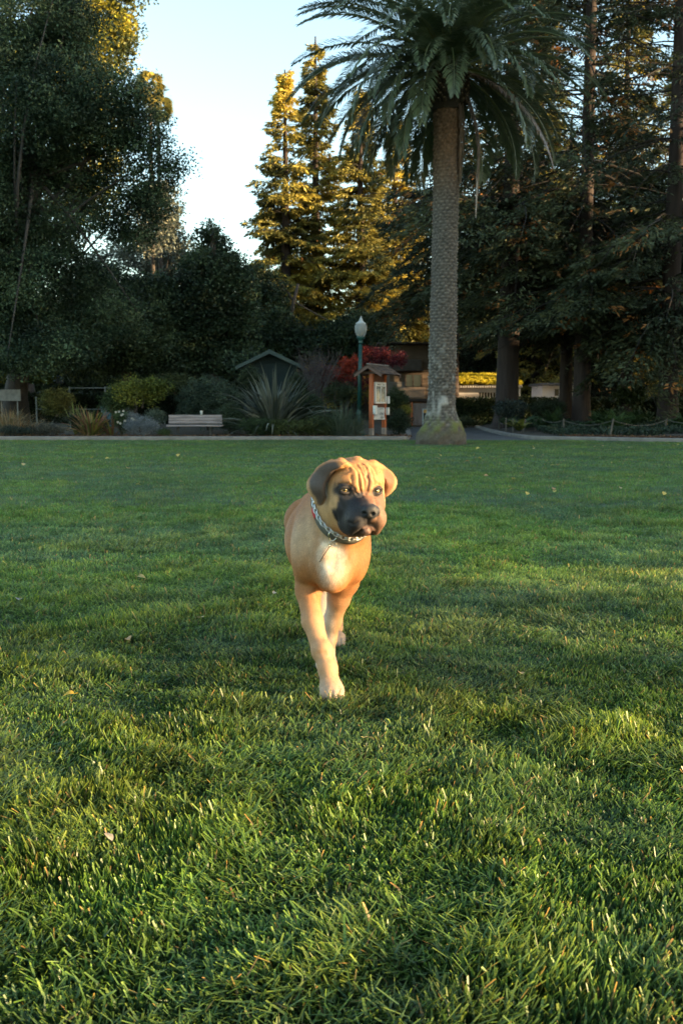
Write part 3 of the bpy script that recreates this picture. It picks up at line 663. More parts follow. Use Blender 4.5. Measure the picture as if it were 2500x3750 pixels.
# ------------------------------------------------------------------ built things
wood_grey = mat('weathered_wood', (.27, .23, .225), .85, vary=.3, vscale=6, stretch=(.4, 6, 6), bump=.3, bscale=30, dark=(.15, .125, .12), dscale=5, dmix=.58, attr=False)
wood_red = mat('stained_post', (.38, .095, .025), .6, vary=.25, vscale=7, stretch=(6, 6, .5), bump=.2, bscale=40, attr=False)
dark_steel = mat('dark_steel', (.03, .032, .034), .5, attr=False)
lamp_green = mat('lamp_green', (.010, .060, .055), .38, vary=.25, vscale=9, attr=False)
white_paint = mat('white_paint', (.62, .62, .60), .5, vary=.1, attr=False)
def bench():
    Yb = 29.25; s = Yb / F_PX; xl, xr = at(615, 1540, Yb)[0], at(812, 1540, Yb)[0]; c = (xl + xr) / 2
    t = empty('park_bench', (c, Yb, .10)); tag(t, 'weathered grey wooden bench at the edge of the left garden bed', 'bench')
    bk = MB(); rg = random.Random(3); zt = at(700, 1519, Yb)[2]; zb = at(700, 1552, Yb)[2]; h = (zt - zb) / 3
    for k in range(3):
        z0 = zb + k * h; bk.box((xl, Yb + .13 + .02 * k, z0 + .004), (xr - .015 * (k == 2), Yb + .17 + .02 * k, z0 + h - .003), .006, tilt=-.05)
    bk.build('backrest', wood_grey, t)
    st = MB()
    for k in range(3): st.box((xl + .0, Yb - .30 + k * .135, zb - .075), (xr + .035, Yb - .30 + k * .135 + .12, zb - .028), .006)
    st.build('seat', wood_grey, t)
    for x in (at(652, 1580, Yb)[0], at(772, 1580, Yb)[0]):
        l = MB(); l.box((x - .035, Yb - .05, .09), (x + .035, Yb + .03, zb - .077), .008).box((x - .02, Yb - .28, zb - .115), (x + .02, Yb + .14, zb - .077), .004).box((x - .02, Yb + .172, zb - .1), (x + .02, Yb + .215, zt - .04), .004).box((x - .02, Yb + .14, zb - .115), (x + .02, Yb + .214, zb - .08))
        l.build('leg', dark_steel, t)
    cp_ = at(735, 1519, Yb); b = MB(); b.tube([(cp_[0], Yb + .19, zt + .000), (cp_[0], Yb + .19, zt + .10), (cp_[0], Yb + .19, zt + .105)], [.032, .042, .043], 14)
    b.tube([(cp_[0], Yb + .19, zt + .106), (cp_[0], Yb + .19, zt + .118)], [.046, .040], 14)
    o = b.build('paper_cup', white_paint, None, True, base=(cp_[0], Yb + .19, zt)); tag(o, 'small white paper cup standing on the top board of the bench back', 'cup')
bench()

def lamp():
    Yl = 30.0; bx = at(1313, 1560, Yl)[0]; tx = at(1320, 1230, Yl)[0]; zc = at(1320, 1236, Yl)[2]
    t = empty('street_lamp', (bx, Yl, .1)); tag(t, 'green iron lamp post with a frosted glass acorn globe beside the notice board', 'street lamp')
    def p(z): return (bx + (tx - bx) * (z / zc), Yl, z)
    prof = [(.05, .19), (.18, .19), (.22, .155), (.30, .15), (.42, .12), (.50, .125), (.56, .10), (.68, .085), (.74, .10), (.78, .085), (.86, .068)]
    m = MB(); m.tube([p(z) for z, r in prof], [r for z, r in prof], 20); m.build('base', lamp_green, t, True)
    m = MB(); m.tube([p(.85), p(1.8), p(zc - .16)], [.064, .055, .045], 18)
    for k in range(12):
        a = k * math.pi / 6; m.tube([(p(.9)[0] + .062 * math.cos(a), Yl + .062 * math.sin(a), .9), (p(zc - .2)[0] + .044 * math.cos(a), Yl + .044 * math.sin(a), zc - .2)], .007, 4)
    m.build('pole', lamp_green, t, True)
    prof = [(zc - .18, .048), (zc - .15, .075), (zc - .12, .055), (zc - .06, .075), (zc - .02, .125), (zc + .02, .13), (zc + .035, .11)]
    m = MB(); m.tube([p(z) for z, r in prof], [r for z, r in prof], 20); m.build('capital', lamp_green, t, True)
    z0 = zc + .03; g = [(0, .10), (.04, .138), (.12, .168), (.20, .182), (.28, .184), (.33, .170), (.36, .13)]
    gm = bpy.data.materials.new('globe_glass'); gm.use_nodes = True; b = gm.node_tree.nodes['Principled BSDF']
    b.inputs['Base Color'].default_value = (.50, .53, .53, 1); b.inputs['Roughness'].default_value = .12; b.inputs['Transmission Weight'].default_value = .5; b.inputs['IOR'].default_value = 1.1
    m = MB(); m.tube([p(z0 + a) for a, r in g], [r for a, r in g], 28, cap=False); gl = m.build('globe', gm, t, True)
    m = MB(); m.tube([p(z0 - .01), p(z0 + .20)], [.03, .025], 10); m.build('lamp_socket', dark_steel, gl)
    g = [(.355, .14), (.37, .15), (.40, .135), (.44, .075), (.48, .05), (.52, .045), (.56, .02), (.60, .008)]
    m = MB(); m.tube([p(z0 + a) for a, r in g], [r for a, r in g], 20); m.build('finial', mat('finial_glass', (.40, .43, .43), .3, attr=False), t, True)
lamp()

def kiosk():
    o0 = at(1359, 1588, 29.6); z0 = .12; ang = math.atan2(.91, .42)
    t = empty('notice_board', (o0[0], 29.6, z0)); t.rotation_euler = (0, 0, ang); tag(t, 'red-brown wooden notice board with shingled gable roof, glazed case and pinned poster', 'notice board')
    H = at(1359, 1352, 29.6)[2] - z0; LEN = .98
    def B(n, m, mt, par=t, **k): return m.build(n, mt, par, local=True, **k)
    for x in (0, LEN):
        f = MB().box((x - .062, -.062, -.05), (x + .062, .062, .19), .006); 
        pst = MB().box((x - .058, -.058, .192), (x + .058, .058, H - .02), .006); po = B('post', pst, wood_red); B('post_foot', f, mat('bare_post', (.32, .27, .23), .8, vary=.3, attr=False), po)
    B('plinth', MB().box((-.25, -.38, -.09), (LEN + .2, .30, -.052), .02), conc)
    # boards between the posts
    B('back_panel', MB().box((.06, -.02, .45), (LEN - .06, .02, H - .12), .003).box((.06, -.04, .80), (LEN - .06, -.0225, .90), .003), mat('dark_panel', (.10, .035, .018), .7, vary=.3, attr=False))
    fr = MB(); x0, x1, a0, a1 = .10, LEN - .08, .92, 1.55
    for lo, hi in (((x0, -.10, a0), (x0 + .045, -.0225, a1)), ((x1 - .045, -.10, a0), (x1, -.0225, a1)), ((x0 + .046, -.10, a1 - .12), (x1 - .046, -.0225, a1)), ((x0 + .046, -.10, a0), (x1 - .046, -.0225, a0 + .045)), (((x0 + x1) / 2 - .02, -.10, a0 + .046), ((x0 + x1) / 2 + .02, -.0225, a1 - .121))): fr.box(lo, hi, .004)
    fo = B('display_case', fr, white_paint)
    B('glass', MB().box((x0 + .046, -.085, a0 + .046), (x1 - .046, -.080, a1 - .121)), mat('case_glass', (.26, .31, .33), .08, attr=False, dark=(.05, .06, .07), dscale=7, dmix=.52), fo)
    ink = mat('poster_ink', (.05, .055, .06), .8, attr=False)
    w = MB(); rg = random.Random(4)
    for k in range(16):
        a = x0 + .09 + rg.random() * (x1 - x0 - .18); w.box((a - .03, -.1035, a1 - .065 - .02 * (k % 2)), (a + .01, -.1005, a1 - .05 - .02 * (k % 2)))
    for q in range(2):
        for k in range(9): 
            a = (x0 + .07 if q == 0 else (x0 + x1) / 2 + .04); w.box((a, -.0880, a0 + .09 + k * .042), (a + .12 + rg.random() * .13, -.0855, a0 + .10 + k * .042))
    B('lettering', w, ink, fo)
    # the curling poster below, with its small dark emblem and sketchy lines
    n = 14; V = []; 
    for j in range(n + 1):
        for i in range(n + 1):
            u, v = i / n, j / n; x = .05 + u * (LEN - .12); z = .80 - v * .36
            y = -.045 - .03 * max(0, u - .75) * 4 * max(0, v - .3) - .006 * math.sin(v * 6); V.append((x + .02 * math.sin(v * 7) * (u > .9), y, z))
    F = [[j * (n + 1) + i, j * (n + 1) + i + 1, (j + 1) * (n + 1) + i + 1, (j + 1) * (n + 1) + i] for j in range(n) for i in range(n)]
    m = MB(); m.add(V, F); po = B('poster', m, mat('paper', (.50, .52, .51), .7, vary=.12, vscale=5, attr=False), smooth=True)
    e = MB(); ex, ez = .24, .665
    e.prism([(ex - .07, ez), (ex - .045, ez - .03), (ex + .045, ez - .03), (ex + .07, ez)], -.0505, -.0475)
    e.prism([(ex - .012, ez + .002), (ex - .012, ez + .085), (ex, ez + .10), (ex + .012, ez + .085), (ex + .012, ez + .002)], -.0505, -.0475)
    for q in (-.042, .042): e.prism([(ex + q - .018, ez + .002), (ex + q - .018, ez + .03), (ex + q, ez + .055), (ex + q + .018, ez + .03), (ex + q + .018, ez + .002)], -.0505, -.0475)
    for k in range(7):
        a = .50 + k * .045; P = [(a, -.056, .52 + rg.random() * .08), (a + .03, -.057, .57 + rg.random() * .1), (a + .05 + rg.random() * .04, -.058, .60 + rg.random() * .12)]; e.tube(P, .004, 4)
    for k in range(5): e.box((.55, -.075, .475 + k * .012), (.78, -.070, .480 + k * .012))
    for k in range(2): e.box((.50, -.0545, .75 + k * .018), (.80, -.0515, .757 + k * .018))
    B('drawing', e, ink, po)
    # leaflet boxes
    for nme, lo, hi in (('leaflet_box', (-.05, -.16, .60), (.09, -.064, .86)), ('leaflet_box', (LEN + .00, -.15, .92), (LEN + .10, -.064, 1.14)), ('leaflet_box', (LEN - .02, -.15, .58), (LEN + .08, -.064, .80))):
        q = MB().box(lo, hi, .008).box((lo[0] + .015, lo[1] - .006, lo[2] + .03), (hi[0] - .015, lo[1] - .002, hi[2] - .08)); B(nme, q, white_paint)
    # roof
    R = MB(); hw, dr = .43, .27; rz = H + .13; xa, xb = -.28, LEN + .28; nrow = 7
    rg = np.random.default_rng(3)
    for sgn in (-1, 1):
        for k in range(nrow):
            t0, t1 = k / nrow, (k + 1.25) / nrow; x = xa
            while x < xb:
                w_ = rg.uniform(.08, .15); x2 = min(x + w_, xb); j = rg.uniform(0, .01)
                y0, y1 = sgn * hw * t0, sgn * hw * min(t1, 1.05); za, zb_ = rz - dr * t0 + .004, rz - dr * min(t1, 1.05) + .018 + j
                V = [(x, y0, za), (x2 - .006, y0, za), (x2 - .006, y1, zb_), (x, y1, zb_), (x, y0, za - .012), (x2 - .006, y0, za - .012), (x2 - .006, y1, zb_ - .016), (x, y1, zb_ - .016)]
                R.add(V, [[0, 1, 2, 3], [7, 6, 5, 4], [0, 4, 5, 1], [1, 5, 6, 2], [2, 6, 7, 3], [3, 7, 4, 0]], np.array([.085, .062, .05]) * rg.uniform(.6, 1.5)); x = x2
    R.box((xa - .01, -.04, rz + .008), (xb + .01, .04, rz + .03), .008, col=(.30, .27, .25))
    ro = B('roof', R, mat('shingle', (1, 1, 1), .9, vary=.2, vscale=20))
    for x in (xa + .0, xb - .04):
        G = MB()
        for sgn in (-1, 1):
            G.add([(x, 0, rz - .015), (x, sgn * hw, rz - dr - .018), (x, sgn * hw, rz - dr - .10), (x, 0, rz - .11), (x + .04, 0, rz - .015), (x + .04, sgn * hw, rz - dr - .018), (x + .04, sgn * hw, rz - dr - .10), (x + .04, 0, rz - .11)],
                  [[0, 1, 2, 3], [7, 6, 5, 4], [0, 4, 5, 1], [1, 5, 6, 2], [2, 6, 7, 3], [3, 7, 4, 0]])
        B('gable_board', G, mat('gable', (.12, .075, .06), .8, vary=.3, attr=False), ro)
    G = MB()
    G.box((-.06, -.38, H - .14), (-.02 + .08, .38, H - .065), .004); B('tie_beam', G, MATS['gable'], ro); G = MB()
    G.box((LEN - .06, -.38, H - .14), (LEN + .04, .38, H - .065), .004)
    B('tie_beam', G, MATS['gable'], ro)
kiosk()

def shed():
    Ys = 34.5; A = at(990, 1284, Ys); xl, xr = at(880, 1340, Ys)[0], at(1100, 1340, Ys)[0]; ze = at(1090, 1341, Ys)[2]; c = A[0]
    t = empty('garden_shed', (c, Ys, .2)); tag(t, 'dark green garden shed with a low gable roof behind the flax clump', 'shed')
    gw = mat('green_siding', (.004, .015, .015), .85, vary=.25, vscale=5, attr=False); D = 3.2
    def roofz(x): return A[2] - abs(x - c) / ((xr - xl) / 2) * (A[2] - ze)
    w = MB(); h = .12; z = .15
    while z < A[2] - .12:
        zt = min(z + h, A[2] - .1); xx = [x for x in np.linspace(xl + .12, xr - .12, 60) if roofz(x) - .10 > zt]
        if len(xx) < 2: break
        a, b = xx[0], xx[-1]
        w.add([(a, Ys - .018, z), (b, Ys - .018, z), (b, Ys, zt), (a, Ys, zt)], [[0, 1, 2, 3]]).add([(a, Ys, z), (b, Ys, z), (b, Ys - .018, z), (a, Ys - .018, z)], [[0, 1, 2, 3]])
        z = zt
    w.prism([(xl + .12, .1), (xr - .12, .1), (xr - .12, roofz(xr - .12) - .08), (c, A[2] - .08), (xl + .12, roofz(xl + .12) - .08)], Ys + .002, Ys + D)
    w.build('wall', gw, t)
    v = MB()
    for k in range(6): v.box((c - .16, Ys - .035, A[2] - .42 + k * .038), (c + .16, Ys - .015, A[2] - .40 + k * .038), tilt=.5)
    v.box((c - .19, Ys - .04, A[2] - .45), (c - .165, Ys - .012, A[2] - .19)).box((c + .165, Ys - .04, A[2] - .45), (c + .19, Ys - .012, A[2] - .19))
    v.build('vent', gw, t)
    r = MB(); 
    for sgn in (-1, 1):
        x0, x1 = c, (xr + .12 if sgn > 0 else xl - .12); z1 = ze - .03
        r.add([(x0, Ys - .35, A[2]), (x1, Ys - .35, z1), (x1, Ys + D, z1), (x0, Ys + D, A[2]), (x0, Ys - .35, A[2] - .03), (x1, Ys - .35, z1 - .03), (x1, Ys + D, z1 - .03), (x0, Ys + D, A[2] - .03)],
              [[0, 1, 2, 3], [7, 6, 5, 4], [0, 4, 5, 1], [1, 5, 6, 2], [2, 6, 7, 3], [3, 7, 4, 0]])
    ro = r.build('roof', mat('shed_roof', (.09, .09, .095), .75, vary=.3, vscale=3, attr=False), t)
    f = MB()
    for sgn in (-1, 1):
        x1 = (xr + .12 if sgn > 0 else xl - .12); z1 = ze - .03
        f.add([(c, Ys - .40, A[2] + .02), (x1, Ys - .40, z1 + .02), (x1, Ys - .40, z1 - .10), (c, Ys - .40, A[2] - .12), (c, Ys - .352, A[2] + .02), (x1, Ys - .352, z1 + .02), (x1, Ys - .352, z1 - .10), (c, Ys - .352, A[2] - .12)],
              [[0, 1, 2, 3], [7, 6, 5, 4], [0, 4, 5, 1], [1, 5, 6, 2], [2, 6, 7, 3], [3, 7, 4, 0]])
    f.build('fascia', mat('green_trim', (.008, .030, .029), .55, vary=.2, attr=False), ro)
shed()

def brown_house():
    Yh = 48.; X = lambda px: at(px, 1400, Yh)[0]; Z = lambda py: at(1500, py, Yh)[2]
    t = empty('brown_house', (X(1500), Yh, .1)); tag(t, 'dark brown two-storey house partly hidden behind the palm trunk', 'house')
    br = mat('brown_stucco', (.10, .072, .052), .9, vary=.2, vscale=2, attr=False); dk = mat('dark_timber', (.028, .02, .017), .8, attr=False); xa, xb = X(1425), X(1640)
    w = MB().box((xa, Yh, Z(1500)), (xb, Yh + 6, Z(1262)))
    w.box((xa + .3, Yh + 1.5, .0), (xb, Yh + 6, Z(1500) - .003)); w.build('wall', br, t)
    s = MB(); 
    for k in range(11): s.box((xa - .02, Yh - .03, Z(1405) + k * -.10 + .0), (X(1482), Yh - .003, Z(1405) - k * .10 + .09))
    s.build('siding', mat('grey_siding', (.13, .12, .11), .8, vary=.2, attr=False), t)
    b = MB().box((X(1470), Yh - 1.2, Z(1458)), (X(1548), Yh - 1.14, Z(1420)), .01).box((X(1470), Yh - 1.14, Z(1461)), (X(1550), Yh - .003, Z(1456)), .0)
    bal = b.build('balcony', mat('balcony_panel', (.20, .145, .105), .85, vary=.15, attr=False), t)
    MB().box((X(1470), Yh - 1.22, Z(1470)), (X(1556), Yh - .01, Z(1462)), .01).build('beam', dk, bal)
    wn_ = MB().box((X(1484), Yh - .04, Z(1416)), (X(1542), Yh - .004, Z(1372)), .0); wo_ = wn_.build('window', mat('window_dark', (.012, .014, .016), .12, attr=False), t)
    f = MB()
    for px in (1484, 1511, 1542): f.box((X(px) - .03, Yh - .07, Z(1417)), (X(px) + .03, Yh - .043, Z(1371)))
    f.box((X(1484) + .031, Yh - .065, Z(1373)), (X(1542) - .031, Yh - .043, Z(1371))); f.build('window_frame', dk, wo_)
    MB().box((xa - .4, Yh - .9, Z(1360)), (X(1545), Yh - .003, Z(1355)), .01).box((xa - .3, Yh - .6, Z(1354)), (X(1540), Yh - .003, Z(1318)), .02).box((xa - .6, Yh - .7, Z(1262) + .003), (xb + .6, Yh + 6.5, Z(1256)), .02).build('roof', mat('roof_brown', (.06, .048, .04), .9, vary=.3, attr=False), t)
    # wooden gate below the balcony
    gY = 46.4; Xg = lambda px: at(px, 1520, gY)[0]; zg1, zg0 = at(1500, 1477, gY)[2], .12
    g = empty('wooden_gate', (Xg(1530), gY, .1)); tag(g, 'grey plank gate with an orange post under the balcony of the brown house', 'gate')
    m = MB(); px = 1511
    while px < 1600: m.box((Xg(px), gY, zg0), (Xg(px + 7.4), gY + .04, zg1 - .0), .006); px += 8
    m.box((Xg(1511), gY + .041, zg1 - .3), (Xg(1600), gY + .08, zg1 - .2)).box((Xg(1511), gY + .041, zg0 + .2), (Xg(1600), gY + .08, zg0 + .3))
    m.build('planks', mat('gate_wood', (.20, .165, .15), .85, vary=.35, vscale=4, stretch=(5, 5, .5), attr=False), g)
    MB().box((Xg(1504), gY - .06, .1), (Xg(1510), gY + .08, zg1 + .05), .01).build('post', wood_red, g)
    # small sandwich board and a pale parking strip
    sY = 45.0; Xs = lambda px: at(px, 1520, sY)[0]; Zs = lambda py: at(1550, py, sY)[2]
    sb = empty('sandwich_board', (Xs(1553), sY, .01)); tag(sb, 'small folding sign with pale blue frame and orange top by the plank gate', 'sign')
    pb = mat('pale_blue', (.42, .52, .56), .5, attr=False)
    m = MB(); a, b_ = Xs(1546), Xs(1566)
    m.box((a, sY, .01), (a + .04, sY + .03, Zs(1497))).box((b_ - .04, sY, .01), (b_, sY + .03, Zs(1497))).box((a + .041, sY, .10), (b_ - .041, sY + .03, .22)).box((a + .041, sY, Zs(1499)), (b_ - .041, sY + .03, Zs(1497)))
    m.build('frame', pb, sb); MB().box((a + .041, sY + .005, .225), (b_ - .041, sY + .025, Zs(1513))).build('lower_panel', dk, sb); MB().box((a + .041, sY + .005, Zs(1512)), (b_ - .041, sY + .025, Zs(1500))).build('upper_panel', mat('orange_panel', (.55, .30, .08), .5, attr=False), sb)
brown_house()

def white_house():
    Yw = 50.; X = lambda px: at(px, 1400, Yw)[0]; Z = lambda py: at(1750, py, Yw)[2]
    t = empty('white_house', (X(1800), Yw, .1)); tag(t, 'low white house under a bright yellow mossy roof right of the palm trunk', 'house')
    xa, xb = X(1560), X(1905)
    wm = mat('white_stucco', (.78, .74, .74), .85, vary=.08, vscale=3, attr=False)
    w = MB(); wx0, wx1, wz0, wz1 = X(1752), X(1815), Z(1456), Z(1437)
    w.box((xa, Yw, 0), (wx0, Yw + 7, Z(1413))).box((wx1, Yw, 0), (xb, Yw + 7, Z(1413))).box((wx0, Yw + .002, 0), (wx1, Yw + 7, wz0)).box((wx0, Yw + .002, wz1), (wx1, Yw + 7, Z(1413) - .002))
    w.build('wall', wm, t)
    wi = MB().box((wx0, Yw + .10, wz0), (wx1, Yw + .13, wz1)).build('window', mat('window_brown', (.05, .035, .02), .2, attr=False), t)
    f = MB()
    for k in range(7): x = wx0 + (wx1 - wx0) * k / 6; f.box((x - .02, Yw + .05, wz0), (x + .02, Yw + .098, wz1))
    f.build('window_frame', wm, wi)
    e = MB(); e.box((xa, Yw - .35, Z(1413) + .003), (xb, Yw - .02, Z(1410)), .0)
    for k in range(40):
        x = xa + k * (xb - xa) / 39; e.box((x - .03, Yw - .36, Z(1413) - .10), (x + .03, Yw - .001, Z(1413) + .001))
    e.build('eaves', mat('eave', (.55, .54, .55), .7, attr=False), t)
    # mossy roof slope, a fuzzy pelt of moss and vine
    y0, z0, y1, z1 = Yw - .4, Z(1411), Yw + 2.6, Z(1372)
    ro = MB().quad((xa, y0, z0), (xb, y0, z0), (xb, y1, z1 + .0), (xa, y1, z1)).quad((xa, y1, z1 + .001), (xb, y1, z1 + .001), (xb, y1 + 3.4, z0), (xa, y1 + 3.4, z0)).build('roof', mat('roof_base', (.16, .14, .03), .95, vary=.3, attr=False), t)
    rg = np.random.default_rng(8); n = 16000; u, v = rg.random(n), rg.random(n)
    P = np.column_stack([xa + u * (xb - xa), y0 + v * (y1 - y0), z0 + v * (z1 - z0) + .12 * noise(np.column_stack([u * 60, v * 8]), 1, 2)])
    V, F = cards(P, np.column_stack([rg.normal(0, .6, n), -np.abs(rg.normal(.5, .4, n)), rg.uniform(.2, 1, n)]), .16, .07, rg)
    V[:, 2] = np.minimum(V[:, 2], z1 + .35)
    b = np.array(t.location); mesh_np('moss', V - b, [F], leafmat(), np.repeat(leafcol(P, [(.26, .24, .02), (.50, .42, .03), (.62, .52, .06)], rg, 2), 4, 0), ro); 
white_house()

def small_white_building():
    Yw = 53.; X = lambda px: at(px, 1400, Yw)[0]; Z = lambda py: at(2050, py, Yw)[2]; wm = MATS['white_stucco']
    t = empty('white_outbuilding', (X(2050), Yw, .1)); tag(t, 'small white outbuilding glimpsed between the trunks of the two middle redwoods', 'outbuilding')
    MB().box((X(1985), Yw, 0), (X(2130), Yw + 3, Z(1412))).build('wall', wm, t)
    MB().box((X(1975), Yw - .3, Z(1412) + .003), (X(2140), Yw + 3.2, Z(1403)), .02).build('roof', MATS['shed_roof'], t)
    w = MB().box((X(2030), Yw - .03, Z(1450)), (X(2062), Yw - .003, Z(1425))).build('window', MATS['window_brown'], t)
    f = MB().box((X(2028), Yw - .05, Z(1453)), (X(2064), Yw - .003, Z(1450) - .002)); f.box((X(2045), Yw - .05, Z(1450)), (X(2047), Yw - .032, Z(1425))); f.build('window_frame', wm, w)
small_white_building()

# low clipped hedge before the white house
def hedge(name, x0, x1, Y, z0, z1, depth, cols, label, seed, n=24000, leaf=.09, cat='hedge'):
    rg = np.random.default_rng(seed); P = np.column_stack([rg.uniform(x0, x1, n), Y + rg.uniform(0, depth, n), z0 + (z1 - z0) * rg.random(n) ** .7])
    P[:, 2] += .10 * (fbm(P[:, :2], 1.4, seed) - .5); k = rg.random(n); fr = k < .62; P[fr, 1] = Y + rg.random(fr.sum()) * .10 + .14 * (noise(P[fr] * np.array([1, 0, 1]), 2.2, 3) - .5)
    V, F = cards(P, rg.normal(0, 1, (n, 3)) + np.array([0, -.4, .3]), leaf, leaf * .6, rg)
    t = empty(name, ((x0 + x1) / 2, Y, z0)); tag(t, label, cat); b = np.array(t.location)
    mesh_np('foliage', V - b, [F], leafmat(), np.repeat(leafcol(P, cols, rg, 1.2, seed), 4, 0), t)
    core = MB().box((x0, Y + .12, z0), (x1, Y + depth, z1 - .12)); core.build('stems', mat('hedge_core', (.012, .014, .008), 1, attr=False), t)
hx = lambda px, Y: at(px, 1500, Y)[0]
hedge('clipped_hedge', hx(1652, 46.5), hx(2560, 46.5), 46.5, .1, at(1700, 1457, 46.5)[2], 1.2, [(.015, .028, .012), (.030, .048, .018)], 'long dark clipped hedge in front of the white house', 91, 34000)
hedge('ivy_hedge', hx(-80, 39), hx(205, 39), 39, at(0, 1402, 39)[2], at(0, 1362, 39)[2], 1.3, [(.05, .07, .015), (.12, .13, .02), (.20, .18, .03)], 'yellow-green hedge top along the far left side', 92, 7000, .10)
hedge('dark_hedge', hx(-80, 40), hx(1000, 40), 40.4, .1, 1.5, 1.2, [(.012, .02, .010), (.022, .034, .014)], 'long low dark hedge behind the left garden bed', 93, 30000, .10)

hedge('tall_hedge', hx(300, 64), hx(3000, 64), 64, .1, 5.2, 1.5, [(.02, .03, .015), (.04, .055, .025)], 'tall dark boundary hedge closing the view behind the houses', 94, 40000, .22)
hedge('tall_hedge', hx(-300, 50), hx(900, 50), 50, .1, 3.2, 1.5, [(.02, .03, .015), (.035, .05, .02)], 'tall dark hedge behind the left garden under the oak', 95, 30000, .18)
# metal railing in the left bed, the pale board beside it and the blue bin
def railing():
    Yr = 33.5; X = lambda px: at(px, 1500, Yr)[0]; Z = lambda py: at(100, py, Yr)[2]; gm = mat('grey_metal', (.10, .115, .12), .5, metal=.3, attr=False)
    t = empty('metal_railing', (X(250), Yr, .2)); tag(t, 'thin grey metal railing standing among the shrubs of the left bed', 'fence')
    for px in (135, 257, 388, 470):
        MB().box((X(px) - .025, Yr - .025, .15), (X(px) + .025, Yr + .025, Z(1416 if px > 200 else 1453)), .004).build('post', gm, t)
    r = MB().box((X(135) + .026, Yr - .018, Z(1500)), (X(257) - .026, Yr + .018, Z(1497)), .004)
    for a, b in ((257, 388), (388, 470)): r.box((X(a) + .026, Yr - .018, Z(1422)), (X(b) - .026, Yr + .018, Z(1419)), .004).box((X(a) + .026, Yr - .018, Z(1500)), (X(b) - .026, Yr + .018, Z(1497)), .004)
    r.build('rail', gm, t)
    b = MB().box((X(-60), Yr + .6, Z(1468)), (X(57), Yr + .65, Z(1425)), .01).box((X(40), Yr + .66, .15), (X(44), Yr + .70, Z(1430))).box((X(-20), Yr + .66, .15), (X(-16), Yr + .70, Z(1430)))
    o = b.build('pale_board', mat('pale_board', (.17, .175, .17), .7, vary=.35, vscale=6, attr=False), None, base=(X(0), Yr + .6, .15)); tag(o, 'weathered pale grey board at the far left edge above the dry grass', 'board')
    bx, by = X(324), 36.0
    m = MB().box((bx - .18, by, .2), (bx + .18, by + .3, .90), .04).box((bx - .20, by - .02, .903), (bx + .20, by + .32, .96), .02)
    tag(m.build('blue_bin', mat('blue_plastic', (.05, .13, .17), .5, attr=False), None, base=(bx, by, .2)), 'dull blue lidded bin half hidden behind the orange-green strap plant', 'bin')
railing()

# rope fence round the fern bed
def rope_fence():
    pts = [(470, 790, 742), (512, 818, 764), (550, 828, 752), (590, 830, 756), (645, 832, 762), (718, 826, 764), (762, 830, 758), (880, 836, 757), (1148, 850, 757), (1455, 838, 755), (1760, 848, 757)]
    m = mat('fence_wood', (.10, .085, .07), .9, vary=.3, vscale=9, attr=False); rp = mat('rope', (.09, .08, .065), .95, attr=False)
    tops = []; first = None
    q0 = gnd(1500 + .6378 * 880, 1050 + .6378 * 836, .13)
    t = empty('rope_fence', (q0[0], q0[1], .13)); tag(t, 'low rope fence on small leaning wooden posts around the fern bed', 'fence')
    for x, yb, yt in pts:
        px, pb, pt = 1500 + x * .6378, 1050 + yb * .6378, 1050 + yt * .6378
        b = gnd(px, pb, .13); top = at(px + (12 if x in (645, 1148, 1455) else 1), pt, b[1]); 
        r = .028; MB().tube([b - np.array([0, 0, .08]), top], [r, r * .9], 8).build('post', m, t); tops.append(top)
    r = MB()
    for a, b in zip(tops[:-1], tops[1:]):
        q = np.linspace(0, 1, 9)[:, None]; P = a + (b - a) * q; P[:, 2] -= .05 + (4 * q * (1 - q))[:, 0] * .05 * np.linalg.norm(b - a); r.tube(P, .011, 5)
    r.build('rope', rp, t)
rope_fence()

# ------------------------------------------------------------------ garden plants
GRN = [(.025, .045, .020), (.040, .068, .026), (.060, .09, .032)]
YG = [(.035, .055, .012), (.09, .11, .02), (.20, .20, .035)]
def gb(px, Y): return (at(px, 1500, Y)[0], Y, float(bedz(Y - 28.3)))
straps('flax_clump', gb(1005, 30.4), 330, (1.2, 2.45), (.06, .105), (12, 89), (15, 80), [(.08, .095, .075), (.12, .135, .11), (.20, .21, .17), (.05, .06, .04)], 'big grey-green flax with long sword leaves fanning before the green shed', 'flax', None, 101, .30)
straps('flax_clump', gb(330, 29.4), 120, (.6, 1.1), (.035, .06), (20, 85), (10, 80), [(.14, .15, .035), (.20, .13, .05), (.09, .12, .03), (.22, .10, .06)], 'orange and green striped strap-leaved clump in the left bed', 'flax', None, 102, .22)
straps('flax_clump', gb(408, 29.6), 34, (.45, .85), (.03, .045), (35, 88), (10, 60), [(.20, .10, .06), (.15, .14, .04)], 'smaller reddish strap clump beside the white flowers', 'flax', None, 103, .15)
straps('flax_clump', gb(278, 31.0), 24, (.8, 1.15), (.03, .045), (60, 89), (5, 30), [(.10, .13, .035), (.14, .16, .05)], 'upright pale green strap plant standing behind the striped clump', 'flax', None, 104, .12)
straps('ornamental_grass', gb(30, 30.0), 420, (.7, 1.15), (.010, .018), (35, 88), (20, 110), [(.22, .18, .10), (.17, .15, .08), (.24, .15, .07)], 'tall straw-coloured grass at the far left of the bed', 'ornamental grass', None, 105, .45)
straps('ornamental_grass', gb(80, 29.4), 260, (.45, .75), (.010, .018), (20, 80), (20, 110), [(.24, .14, .06), (.18, .11, .05)], 'low rusty grass in front of the straw-coloured grass', 'ornamental grass', None, 106, .40)
straps('ornamental_grass', gb(160, 29.6), 160, (.35, .7), (.010, .016), (30, 85), (10, 80), [(.09, .10, .08), (.12, .12, .09)], 'thin grey wispy grass between the rusty grass and the striped clump', 'ornamental grass', None, 107, .35)
